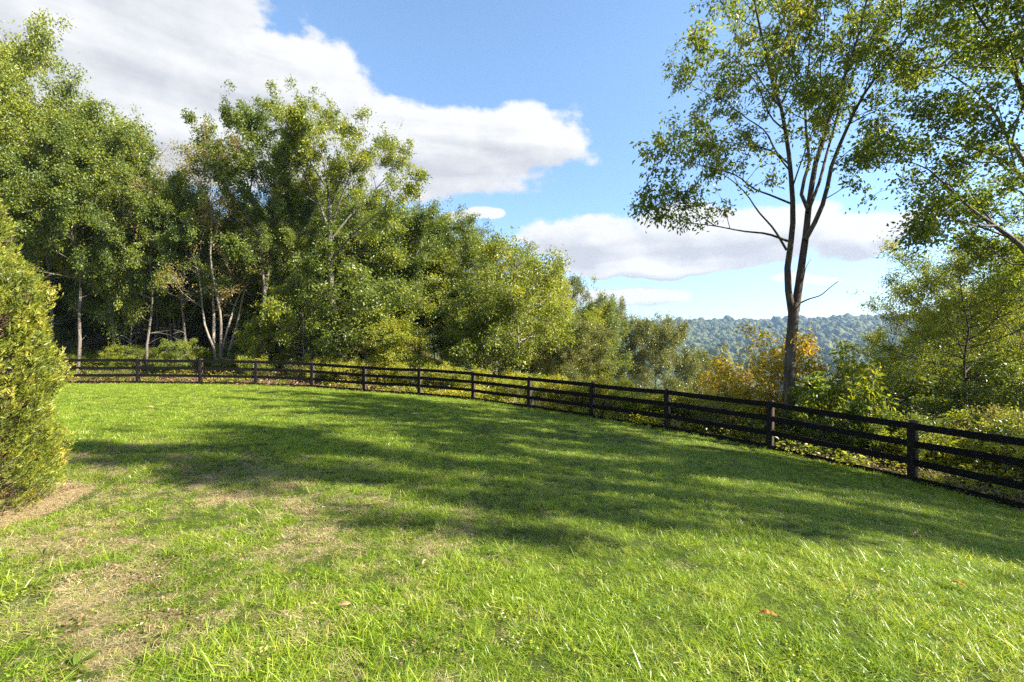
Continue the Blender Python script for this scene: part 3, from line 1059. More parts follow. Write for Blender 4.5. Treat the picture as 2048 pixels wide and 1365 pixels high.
wood_edge_tree(526, 28.5, [
    ([(525, 'b'), (525, 700), (527, 640), (530, 570)], 0.26, 0.2, None, 0, 0, 10),
    ([(530, 580), (522, 520), (518, 460), (505, 390), (490, 330), (478, 270), (475, 235)], 0.15, 0.02, 0.45, 0, -1),
    ([(532, 580), (540, 520), (545, 460), (548, 390), (545, 320), (530, 260), (520, 225)], 0.15, 0.02, 0.4, 0, 1),
    ([(520, 480), (490, 420), (455, 370), (430, 320), (420, 270)], 0.1, 0.02, 0.25, 0, -2),
    ([(510, 410), (470, 350), (440, 310), (415, 300)], 0.08, 0.02, 0.2, 0, 2.5),
    ([(547, 400), (575, 340), (585, 290), (580, 250)], 0.09, 0.02, 0.2, 0, -2.5),
    ([(545, 440), (580, 400), (610, 370)], 0.08, 0.02, 0.3, 0, 1.5),
    ([(500, 370), (510, 300), (500, 240), (495, 215)], 0.08, 0.02, 0.2, 0, 2),
    ([(533, 620), (575, 580), (615, 555), (640, 530)], 0.07, 0.015, 0.5, 0, -2),
    ([(530, 560), (500, 520), (470, 500)], 0.05, 0.015, 0.4, 0, -2),
], 42000, 42, 'tree with a pale grey trunk splitting in two beside the vase-shaped tree', 'leaf_deep', leaf=0.15)

# --- the wood's edge, one after another
EDGE = 'trees along the edge of the wood'
bt = 'broadleaf_tree'
plant(P_OAK, bt, 'towering yellow-green tree rising highest in the wood behind the conical evergreen', 'tree', at(-70, 27), 27.5, top=-30, wid=0.95, rz=0.4, group=EDGE)
plant(P_OAK, bt, 'broad full-crowned tree beside the towering one', 'tree', at(105, 30), 30, top=165, wid=0.85, rz=2.2, group=EDGE)
plant(P_TALL, bt, 'straight grey-trunked tree with narrow high crown', 'tree', at(228, 29), 29, top=228, wid=1.0, rz=1.0, group=EDGE)
plant(P_SPARSE, bt, 'sparse pale-stemmed tree with thin reddish leaves, stems fanning from one base', 'tree', at(440, 28.5), 28.5, top=285, wid=0.95, rz=0.8, group=EDGE)
plant(P_SPARSE, bt, 'thin rust-tinged tree with bare twigs behind the fanned stems', 'tree', at(350, 32), 32, top=300, wid=0.8, rz=3.1, group=EDGE)
plant(P_MID, bt, 'leafy tree just right of the vase-shaped one, overtopped by it', 'tree', at(745, 32), 32, top=420, wid=1.0, rz=0.2, group=EDGE)
plant(P_MID, bt, 'yellow-tipped tree beside the bare snag', 'tree', at(835, 33), 33, top=410, wid=0.85, rz=1.9, group=EDGE)
plant(P_TALL, bt, 'tree with several thin dark limbs showing through its open crown', 'tree', at(915, 35), 35, top=425, wid=0.85, rz=4.0, group=EDGE)
plant(P_MID, bt, 'round-topped tree where the wood begins to fall away downhill', 'tree', at(985, 38), 38, top=478, wid=0.95, rz=5.0, group=EDGE)
plant(P_LIME, bt, 'bright yellow-green rounded tree on the falling wood edge', 'tree', at(1060, 39), 39, top=532, wid=1.0, rz=0.7, group=EDGE)
plant(P_OLIVE, bt, 'dark bluish tree top poking out behind the yellow-green rounded one', 'tree', at(1122, 50), 50, top=546, wid=0.8, rz=0.7, group=EDGE)
plant(P_COLUMN, bt, 'narrow dark column-shaped tree at the low end of the wood', 'tree', at(1188, 42), 42, top=583, wid=0.85, rz=2.0, group=EDGE)
plant(P_OLIVE, bt, 'grey-green tree pressed against the dark column-shaped one', 'tree', at(1225, 52), 52, top=602, wid=0.75, rz=2.9, group=EDGE)
plant(P_OLIVE, bt, 'rounded silvery olive tree, last and lowest of the wood', 'tree', at(1308, 50), 50, top=634, wid=0.95, rz=4.4, group=EDGE)
plant(P_OLIVE, bt, 'small olive tree crown below the hillside view, beside the reddish sapling', 'tree', at(1392, 58), 58, top=696, wid=0.8, rz=1.3, group=EDGE)
plant(P_LIME, bt, 'leafy olive-yellow tree in front of the dark bluish top', 'tree', at(1125, 41), 41, top=600, wid=0.9, rz=3.3, group=EDGE)
plant(P_OLIVE, bt, 'greyish tree filling the gap left of the column-shaped one', 'tree', at(1150, 37), 37, top=640, wid=0.7, rz=5.3, group=EDGE)
plant(P_MID, bt, 'green tree standing before the round-topped one', 'tree', at(965, 33), 33, top=560, wid=0.8, rz=2.3, group=EDGE)

plant(P_TALL, bt, 'bare-trunked tree leaning beside the conical evergreen, just behind the fence', 'tree', at(152, 26.6), 26.6, top=250, wid=0.75, rz=5.1, group=EDGE)
plant(P_TALL, bt, 'straight slim trunk between the grey-trunked tree and the fanned pale stems', 'tree', at(300, 27.2), 27.2, top=330, wid=0.6, rz=3.3, group=EDGE)
plant(P_TALL, bt, 'dark slim trunk close left of the fanned pale stems', 'tree', at(372, 27.8), 27.8, top=350, wid=0.6, rz=1.1, group=EDGE)
plant(P_TALL, bt, 'slim upright trunk between the split trunk and the vase-shaped tree', 'tree', at(592, 29.5), 29.5, top=380, wid=0.55, rz=0.1, group=EDGE)

# bare snag
sn = Tree(77)
sn.limb([(0, 0, -0.3), (0.05, 0, 5), (-0.05, 0.1, 10), (0.05, 0, 14.6)], 0.12, 0.02, None, 6, 8)
for z_, a_, l_ in ((8.5, 0.4, 0.8), (10, 2.9, 0.7), (11.2, 0.1, 0.6), (12.4, 3.3, 0.45)):
    sn.limb([(0, 0, z_), (l_ * math.cos(a_) * 0.6, l_ * math.sin(a_) * 0.6, z_ + 0.25), (l_ * math.cos(a_), l_ * math.sin(a_), z_ + 0.7)], 0.03, 0.008, None, 4, 4)
_g = Geo()
for (P_, r0_, r1_, _, _, sd_) in sn.limbs:
    V_, F_ = tubes(P_[None], np.linspace(r0_, r1_, len(P_))[None], sd_)
    _g.add(V_, F_, 0.5, True)
_x = at(838, 31)
o = link('dead_snag', _g.mesh('dead_snag', M['bark_dark']))
_z = gz(_x, 31)
o.location = (_x, 31, _z)
o.scale = (1, 1, (CAMZ + (682 - 388) / FPX * 31 - _z) / 14.6)
tag(o, 'thin bare dead snag spiking above the tree crowns', 'dead tree')

# trees deeper in the wood
rg = np.random.default_rng(5)
protos = [P_TALL, P_MID, P_TALL, P_OAK, P_MID, P_LIME]
deep = []
for Y, x0, x1, n, t0, t1 in ((34, -80, 640, 4, 330, 420), (40, -40, 800, 7, 330, 430), (47, -120, 900, 9, 340, 450), (56, -100, 960, 10, 370, 480), (66, 0, 1020, 10, 430, 520)):
    for k in range(n):
        px = x0 + (x1 - x0) * (k + rg.uniform(0.1, 0.9)) / n
        yy = Y + rg.uniform(-2.5, 2.5)
        top = rg.uniform(t0, t1) + max(0, px - 650) * 0.28
        if px < 200:
            top -= 110
        deep.append((px, yy, top, rg.integers(len(protos))))
LAND = [(-200, 'towering yellow-green tree'), (118, 'broad full-crowned tree'), (222, 'straight grey-trunked tree'), (350, 'thin rust-tinged tree'),
        (440, 'fanned pale stems'), (526, 'tree with the split trunk'), (670, 'vase-shaped tree'), (790, 'bare snag'), (915, 'open-crowned tree'), (985, 'round-topped tree')]
KIND = {id(P_TALL): 'slender deep-green', id(P_MID): 'bushy green', id(P_OAK): 'broad-crowned', id(P_LIME): 'yellow-green', id(P_SAP): 'flat-layered dark',
        id(P_SLIM): 'slender pale-stemmed', id(P_SAPL): 'bushy lime'}


def behind(px):
    return min(LAND, key=lambda q: abs(q[0] - px))[1]


deep += [(-330, 30, 150, 0), (-230, 34, 180, 1), (-420, 38, 200, 3), (-300, 46, 220, 1), (-180, 42, 200, 0), (-500, 33, 160, 1)]
for (px, yy, top, k) in deep:
    dist = 'close' if yy < 36 else ('some way' if yy < 50 else 'far')
    plant(protos[k], bt, '%s woodland tree %s behind the %s' % (KIND[id(protos[k])], dist, behind(px)), 'tree', at(px, yy), yy, top=top, wid=rg.uniform(0.75, 1.0), group='trees back inside the wood')
# understorey
for k in range(62):
    yy = rg.uniform(26.5, 46)
    px = rg.uniform(100, 1040)
    if px < 560:
        yy = rg.uniform(32, 48)
    p = [P_SAP, P_SAP, P_SLIM, P_SAPL, P_SLIM, P_SLIM][rg.integers(6)]
    plant(p, 'sapling', '%s %s sapling %s the %s' % ('short' if (hs := rg.uniform(0.7, 1.2)) < 0.87 else ('middling' if hs < 1.04 else 'tall'), KIND[id(p)], 'near' if yy < 33 else ('in the shade behind' if yy < 40 else 'deep in the wood behind'), behind(px)), 'sapling', at(px, yy), yy, H=p[1] * hs, group='saplings under the wood')
for k in range(9):
    yy = rg.uniform(26.2, 30.0)
    px = 150 + 490 * (k + rg.uniform(0.0, 1.0)) / 9
    p = [P_SAP, P_SAPL, P_SLIM][k % 3]
    plant(p, 'sapling', 'knee-to-head-high %s sapling just behind the fence near the %s' % (KIND[id(p)], behind(px)), 'sapling', at(px, yy), yy, H=rg.uniform(0.9, 2.6), wid=rg.uniform(0.3, 0.5), group='saplings under the wood')
plant(P_SAPL, 'sapling', 'bright lime-green bushy sapling behind the fence at the foot of the wood', 'sapling', at(815, 26.5), 26.5, top=622, wid=1.05, rz=1.0)
plant(P_SAPL, 'sapling', 'glowing yellow-green sapling beside the fanned pale stems', 'sapling', at(500, 27.5), 27.5, top=620, wid=0.6, rz=3.0)
plant(P_SLIM, 'sapling', 'thin pale crooked sapling near the straight grey trunk', 'sapling', at(262, 28), 28, top=420, wid=0.7, rz=3.9)

# --- trees on the right, beyond the fence
plant(P_YEL, bt, 'yellowing spreading tree with a dark trunk under the big overhanging crown', 'tree', at(1925, 17.5), 17.5, top=480, wid=0.72, rz=0.3)
plant(P_YEL, bt, 'smaller golden tree behind the yellowing spreading one', 'tree', at(2045, 20), 20, top=420, wid=0.9, rz=2.2)
plant(P_YEL, bt, 'low leafy tree at the brink of the slope left of the yellowing one', 'tree', at(1855, 24), 24, top=640, wid=0.75, rz=4.0)
plant(P_SLIM, bt, 'slender tree in the shade between the right-hand trunks', 'tree', at(1985, 24), 24, top=560, wid=1.1, rz=1.0)
plant(P_MID, bt, 'shaded tree further down the slope on the right', 'tree', at(1960, 30), 30, top=600, wid=0.8, rz=1.0)
plant(P_OLIVE, bt, 'dark tree deep on the right slope', 'tree', at(2060, 33), 33, top=560, wid=0.9, rz=1.0)
for px, yy, hh, near in ((1800, 19, 3.4, 'left of the yellowing spreading tree'), (1860, 17, 3.0, 'under the yellowing spreading tree'), (2040, 18, 3.8, 'below the golden tree'), (1980, 20, 4.2, 'right of the yellowing trunk'), (2090, 15, 3.4, 'beside the overhanging trunk')):
    plant(P_SAP, 'sapling', 'dark layered sapling ' + near, 'sapling', at(px, yy), yy, H=hh, wid=0.8)
# trees outside the right of the picture whose shade falls on the lawn
plant(P_TALL, bt, 'tall tree beyond the fence whose long shadow crosses the lawn', 'tree', 13.2, 3.6, H=17, wid=0.62, rz=0.5)
plant(P_TALL, bt, 'narrow tree beyond the fence, second of the row shading the lawn', 'tree', 18.5, 6.4, H=16, wid=0.5, rz=2.5)
plant(P_OAK, bt, 'broad tree beyond the fence, set back from the shading row', 'tree', 25.0, 4.6, H=18, wid=0.4, rz=1.5)
plant(P_TALL, bt, 'slim tree beyond the fence, last of the shading row', 'tree', 21.0, 1.6, H=14, wid=0.42, rz=4.5)
plant(P_MID, bt, 'small tree beyond the fence shading the lawn corner', 'tree', 15.0, 0.9, H=8.5, wid=0.36, rz=1.5)

# --- trees down in the valley behind the lone tree
for k in range(34):
    yy = rg.uniform(70, 190)
    px = rg.uniform(1230, 1900)
    p = [P_OLIVE, P_MID, P_LIME][rg.integers(3)]
    side = 'left of the lone forked trunk' if px < 1480 else ('behind the lone forked trunk' if px < 1690 else 'towards the overhanging tree')
    depth = 'upper' if yy < 100 else ('middle' if yy < 145 else 'lower')
    plant(p, bt, '%s distant tree on the %s valley slope %s' % ({id(P_OLIVE): 'olive', id(P_MID): 'green', id(P_LIME): 'yellow-green'}[id(p)], depth, side), 'tree', at(px, yy), yy, H=rg.uniform(11, 16), wid=rg.uniform(0.9, 1.2), group='trees on the valley slope')

# ------------------------------------------------------------------ shrubs behind the fence


def shrub(seed, H, R, stems, leaves, leaf, bark, leafm, leaf_w=0.45, tl=0.25, gap=0.16, up=0.4, first=0.35, flat=0.0, sp=0.3):
    T_ = Tree(seed)
    g = T_.g
    for s in range(stems):
        a = g.uniform(0, 6.28)
        rr = R * math.sqrt(g.random())
        b = np.array([math.cos(a) * rr * 0.35, math.sin(a) * rr * 0.35, -0.15])
        h = H * g.uniform(0.65, 1.0) * (1 - 0.25 * rr / R)
        e = np.array([math.cos(a) * rr, math.sin(a) * rr, h])
        m = (b + e) / 2 + np.append(g.normal(size=2) * 0.06 * H, 0.08 * h)
        T_.limb([b, m, e], 0.006 + 0.004 * H, 0.003, first, 4, 6)
    return measured(T_.build(leaves, leaf, bark, leafm, sec_len=0.28, sec_gap=gap, twigs=3, twig_len=tl, up=up, leaf_w=leaf_w, sec_max=0.9, minlen=0.15, flat=flat, spread=sp))


S_BRUSH = shrub(51, 1.7, 0.9, 18, 3600, 0.085, 'bark_brown', 'leaf_brush')
S_GREEN = shrub(52, 1.9, 1.1, 14, 3600, 0.10, 'bark_brown', 'leaf_lime', leaf_w=0.5)
S_OLIVE = shrub(53, 1.7, 1.2, 14, 3600, 0.085, 'bark_brown', 'leaf_olive')
S_DARK = shrub(54, 1.5, 1.2, 12, 3000, 0.10, 'bark_dark', 'leaf_deep')
S_RED = shrub(55, 3.6, 1.6, 11, 5200, 0.12, 'bark_brown', 'leaf_autumn', leaf_w=0.5, tl=0.4, gap=0.26, first=0.3)
S_BROAD = shrub(56, 3.0, 1.5, 9, 3000, 0.19, 'bark_dark', 'leaf_backlit', leaf_w=0.5, tl=0.4, gap=0.28, first=0.2)
S_LOW = shrub(57, 0.55, 0.6, 12, 900, 0.09, 'bark_brown', 'leaf_brush', first=0.15)


ORD = 'first second third fourth fifth sixth seventh eighth ninth tenth eleventh twelfth thirteenth fourteenth fifteenth sixteenth seventeenth'.split()


def panel(X, Y):
    """which fence panel lies between the lawn and this spot, counted from the evergreen"""
    m = (POSTS[:-1, :2] + POSTS[1:, :2]) / 2
    i = int(np.argmin(np.hypot(m[:, 0] - X, m[:, 1] - Y)))
    return ORD[max(i - 2, 0)] + ' fence panel from the conical evergreen'


def along(px, off):
    """a point off metres outside the fence on the sight line of px"""
    for Y in np.linspace(3, 80, 770):
        X = at(px, Y)
        if fence_near([X], [Y])[0][0] > off:
            return X, Y
    return X, Y


X_, Y_ = along(1520, 2.6)
plant(S_RED, 'shrub', 'orange and rust autumn shrub with many thin stems beside the lone trunk', 'shrub', X_, Y_, top=648, wid=1.0, rz=0.4)
X_, Y_ = along(1668, 2.4)
plant(S_BROAD, 'shrub', 'broad-leaved dark green shrub just right of the lone trunk', 'shrub', X_, Y_, top=690, wid=0.85, rz=1.4)
X_, Y_ = along(1470, 4.0)
plant(S_RED, 'shrub', 'lower copper-leaved shrub against the orange autumn shrub', 'shrub', X_, Y_, top=725, wid=0.7, rz=2.4)
X_, Y_ = along(1745, 1.9)
plant(S_BROAD, 'shrub', 'bright sunlit broad-leaved sprout close behind the top rail', 'shrub', X_, Y_, top=790, wid=0.45, rz=4.4)
SK = {id(S_BRUSH): 'yellow-gold brush', id(S_GREEN): 'lime-green bush', id(S_OLIVE): 'dull olive bush', id(S_DARK): 'dark green bush'}


def bush(p, X, Y, H, wid, group):
    d = fence_near([X], [Y])[0][0]
    where = 'close behind' if d < 2.4 else ('set back behind' if d < 5 else 'far back behind')
    size = 'low' if H < 1.05 else ('waist-high' if H < 1.4 else 'tall')
    wide = 'narrow ' if wid < 0.88 else ('' if wid < 1.05 else 'spreading ')
    plant(p, 'bush', '%s %s%s %s the %s' % (size, wide, SK[id(p)], where, panel(X, Y)), 'bush', X, Y, H=H, wid=wid, group=group)



for k in range(80):
    X_, Y_ = along(rg.uniform(640, 1500), rg.uniform(1.5, 7) if k % 3 else rg.uniform(1.4, 2.6))
    p = [S_BRUSH, S_BRUSH, S_GREEN, S_OLIVE][rg.integers(4)]
    bush(p, X_, Y_, p[1] * rg.uniform(0.6, 1.0), rg.uniform(0.8, 1.2), 'bushes behind the fence')
for k in range(46):
    X_, Y_ = along(rg.uniform(1480, 2250), rg.uniform(1.8, 8))
    p = [S_DARK, S_OLIVE, S_DARK, S_GREEN][rg.integers(4)]
    bush(p, X_, Y_, p[1] * rg.uniform(0.6, 1.05), rg.uniform(0.7, 1.1), 'bushes behind the fence')
for k in range(30):
    X_, Y_ = along(rg.uniform(120, 700), rg.uniform(1.4, 7))
    p = [S_OLIVE, S_DARK, S_GREEN][rg.integers(3)]
    bush(p, X_, Y_, p[1] * rg.uniform(0.4, 0.85), rg.uniform(0.7, 1.1), 'bushes behind the fence')

# ------------------------------------------------------------------ conical evergreen by the lawn


def evergreen():
    p = px_ground(-10, 1052)
    base = np.array([p[0] - 0.80, p[1] + 0.35, p[2]])
    Y0 = base[1]
    H = CAMZ + (682 - 305) / FPX * Y0 - base[2]
    g = np.random.default_rng(61)
    prof_t = np.array([0, 0.02, 0.09, 0.17, 0.24, 0.33, 0.41, 0.48, 0.6, 0.66, 0.72, 0.81, 0.9, 1.0])
    prof_r = np.array([0.6, 0.7, 0.82, 0.86, 0.80, 0.79, 0.70, 0.65, 0.64, 0.59, 0.54, 0.46, 0.33, 0.05]) * 0.94
    root = thing('conical_evergreen', 'golden-green conical evergreen shrub with brown inner twigs at the lawn side', 'evergreen', base)
    # trunk and inner twigs
    tr = Geo()
    V, F = tubes(np.array([[(0, 0, -0.2), (0.02, 0, H * 0.5), (0, 0.02, H * 0.97)]]), np.array([[0.07, 0.04, 0.008]]), 8)
    tr.add(V, F, 0.5, True)
    nb = 620
    t = g.random(nb)**1.2 * 0.95
    a = g.uniform(0, 6.28, nb)
    rr = np.interp(t, prof_t, prof_r) * g.uniform(0.75, 0.97, nb)
    dz = -0.28 * rr
    E = np.stack([np.cos(a) * rr, np.sin(a) * rr, t * H + 0.12], 1)
    B = np.stack([np.cos(a) * 0.04, np.sin(a) * 0.04, np.maximum(t * H + dz, 0.05)], 1)
    mid = (B + E) / 2 - np.array([0, 0, 0.05])
    V, F = tubes(np.stack([B, mid, E], 1), np.broadcast_to(np.array([0.008, 0.006, 0.002]), (nb, 3)), 4)
    tr.add(V, F, 0.5, True)
    link('trunk', tr.mesh('trunk', M['bark_brown']), root)
    # flat feathery sprays
    ns = 18000
    t = g.beta(1.0, 1.25, ns)
    t = np.clip(t, 0.02, 0.995)
    a = g.uniform(0, 2 * np.pi, ns)
    lump = 0.98 + 0.40 * (fbm(a * 2.2 + 5, t * 8, 3, 3) - 0.5) * 2
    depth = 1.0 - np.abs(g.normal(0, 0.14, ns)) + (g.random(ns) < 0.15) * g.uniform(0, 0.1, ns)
    r = np.interp(t, prof_t, prof_r) * lump * depth
    # thin, half-bare zone low on the side facing the light patch
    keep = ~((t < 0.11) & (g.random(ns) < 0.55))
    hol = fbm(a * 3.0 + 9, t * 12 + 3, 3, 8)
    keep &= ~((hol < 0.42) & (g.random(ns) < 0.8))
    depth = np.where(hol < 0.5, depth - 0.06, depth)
    t, a, r, depth = t[keep], a[keep], r[keep], depth[keep]
    ns = len(t)
    out = np.stack([np.cos(a), np.sin(a), np.zeros(ns)], 1)
    P = out * r[:, None]
    P[:, 2] = t * H + g.normal(0, 0.02, ns)
    axis = unit(out * (0.75 - 0.3 * t[:, None]) + np.array([0, 0, 0.75]) + g.normal(size=(ns, 3)) * 0.28)
    side = unit(np.cross(axis, out) + g.normal(size=(ns, 3)) * 0.45)
    # one spray: stem with forking scale-leaf fingers
    fing = []
    for k in range(6):
        s = 0.12 + 0.15 * k
        for sg in (-1, 1):
            l = 0.42 * (1 - 0.55 * s)
            fing.append((s, sg, l, 0.75))
    fing.append((0.62, 0, 0.42, 1.0))
    nf = len(fing)
    Ls = 0.11 * g.uniform(0.6, 1.4, ns)
    P = P - axis * (Ls * 0.55)[:, None]
    pos = np.array([f[0] for f in fing])
    sgn = np.array([f[1] for f in fing])
    ll = np.array([f[2] for f in fing])
    Bq = P[:, None] + axis[:, None] * (Ls[:, None] * pos)[:, :, None]
    Dq = unit(axis[:, None] * 0.8 + side[:, None] * sgn[None, :, None] * 0.62 + g.normal(size=(ns, nf, 3)) * 0.16)
    nq = np.cross(axis, side)[:, None] + g.normal(size=(ns, nf, 3)) * 0.5
    Lq = (Ls[:, None] * ll * g.uniform(0.75, 1.25, (ns, nf))).ravel()
    V, F = leaf_faces(Bq.reshape(-1, 3), Dq.reshape(-1, 3), nq.reshape(-1, 3), Lq, np.maximum(Lq * 0.24, 0.007), 0.0, 0.0)
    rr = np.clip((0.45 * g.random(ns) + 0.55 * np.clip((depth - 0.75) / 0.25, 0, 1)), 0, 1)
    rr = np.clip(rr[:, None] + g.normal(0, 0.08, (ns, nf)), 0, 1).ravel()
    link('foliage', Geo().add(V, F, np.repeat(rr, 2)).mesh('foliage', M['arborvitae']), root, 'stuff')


evergreen()

# ------------------------------------------------------------------ scattered growth (uncountable)


def scatter(name, label, cat, protos, P, idx, rz, sc, tilt=None):
    """one object whose points carry copies of small source meshes"""
    coll = bpy.data.collections.new(name + '_pieces')
    for i, me in enumerate(protos):
        coll.objects.link(bpy.data.objects.new('%s_piece_%02d' % (name, i), me))
    me = bpy.data.meshes.new(name)
    me.vertices.add(len(P))
    me.vertices.foreach_set('co', np.asarray(P, np.float32).ravel())
    a = me.attributes.new('pick', 'INT', 'POINT')
    a.data.foreach_set('value', np.asarray(idx, np.int32))
    a = me.attributes.new('turn', 'FLOAT_VECTOR', 'POINT')
    rot = np.zeros((len(P), 3), np.float32)
    rot[:, 2] = rz
    if tilt is not None:
        rot[:, :2] = tilt
    a.data.foreach_set('vector', rot.ravel())
    a = me.attributes.new('size', 'FLOAT', 'POINT')
    a.data.foreach_set('value', np.asarray(sc, np.float32))
    me.update()
    ng = bpy.data.node_groups.new(name, 'GeometryNodeTree')
    ng.interface.new_socket('Geometry', in_out='INPUT', socket_type='NodeSocketGeometry')
    ng.interface.new_socket('Geometry', in_out='OUTPUT', socket_type='NodeSocketGeometry')
    nd = ng.nodes
    gi, go = nd.new('NodeGroupInput'), nd.new('NodeGroupOutput')
    ci = nd.new('GeometryNodeCollectionInfo')
    ci.inputs['Collection'].default_value = coll
    ci.inputs['Separate Children'].default_value = True
    ci.inputs['Reset Children'].default_value = True
    ip = nd.new('GeometryNodeInstanceOnPoints')
    ip.inputs['Pick Instance'].default_value = True

    def attr(n, t):
        q = nd.new('GeometryNodeInputNamedAttribute')
        q.data_type = t
        q.inputs['Name'].default_value = n
        return q.outputs[0]
    L = ng.links.new
    L(gi.outputs[0], ip.inputs['Points'])
    L(ci.outputs[0], ip.inputs['Instance'])
    L(attr('pick', 'INT'), ip.inputs['Instance Index'])
    L(attr('turn', 'FLOAT_VECTOR'), ip.inputs['Rotation'])
    L(attr('size', 'FLOAT'), ip.inputs['Scale'])
    L(ip.outputs[0], go.inputs[0])
    o = link(name, me, None, 'stuff')
    md = o.modifiers.new('scatter', 'NODES')
    md.node_group = ng
    tag(o, label, cat)
    return o


def tuft(seed, n, rad, lmin, lmax, wmin, wmax, mat, lean=0.5, curl=0.6, bias=0.0):
    g = np.random.default_rng(seed)
    a = g.uniform(0, 6.28, n)
    r = rad * np.sqrt(g.random(n))
    B = np.stack([np.cos(a) * r, np.sin(a) * r, np.full(n, -0.01)], 1)
    la = g.uniform(0, 6.28, n)
    d = np.stack([np.cos(la), np.sin(la)], 1)
    L = g.uniform(lmin, lmax, n)
    w = g.uniform(wmin, wmax, n)
    le = np.abs(g.normal(lean, 0.25, n))
    cu = g.uniform(0.2, 1.0, n) * curl
    t = np.array([0, 0.35, 0.7, 1.0])
    ang = le[:, None] + cu[:, None] * t[None] * 1.6
    seg = np.diff(t, prepend=0)
    dx = np.cumsum(np.sin(ang) * seg, 1) * L[:, None]
    dzz = np.cumsum(np.cos(ang) * seg, 1) * L[:, None]
    C = np.concatenate([B[:, None, :2] + d[:, None] * dx[..., None], (B[:, 2:3] + dzz)[..., None]], -1)
    C[..., 2] = np.maximum(C[..., 2], 0.004 + 0.01 * t)
    tw = g.normal(0, 0.8, n)
    s = np.stack([-np.sin(la + tw), np.cos(la + tw), np.zeros(n)], 1)
    wd = w[:, None] * np.array([0.7, 1.0, 0.75, 0.0])
    Lf = C + s[:, None] * wd[..., None] / 2
    Rt = C - s[:, None] * wd[..., None] / 2
    V = np.concatenate([Lf[:, :3], Rt[:, :3], C[:, 3:4]], 1).reshape(-1, 3)
    i = np.arange(n)[:, None] * 7
    Q = np.concatenate([i + np.array([[0, 3, 4, 1]]), i + np.array([[1, 4, 5, 2]])], 1).reshape(-1, 4)
    T3 = (i + np.array([[2, 5, 6]])).reshape(-1, 3)
    rr = np.clip(g.random(n) + bias, 0, 1)
    G = Geo()
    G.add(V, Q, np.repeat(rr, 2))
    G.add(np.zeros((0, 3)), np.zeros((0, 3), int) if False else T3 - G.n, rr)
    return G.mesh('tuft', M[mat])


def clover(seed, n, rad, size, mat, h=0.05):
    g = np.random.default_rng(seed)
    a = g.uniform(0, 6.28, n)
    r = rad * np.sqrt(g.random(n))
    P = np.stack([np.cos(a) * r, np.sin(a) * r, g.uniform(0.01, h, n)], 1)
    A = unit(np.stack([np.cos(a), np.sin(a), g.uniform(-0.1, 0.5, n)], 1) + g.normal(size=(n, 3)) * 0.5)
    N_ = unit(g.normal(size=(n, 3)) * 0.4 + np.array([0, 0, 1]))
    L = size * g.uniform(0.6, 1.3, n)
    V, F = leaf_faces(P, A, N_, L, L * 0.7)
    return Geo().add(V, F, np.repeat(g.random(n), 2)).mesh('tuft', M[mat])


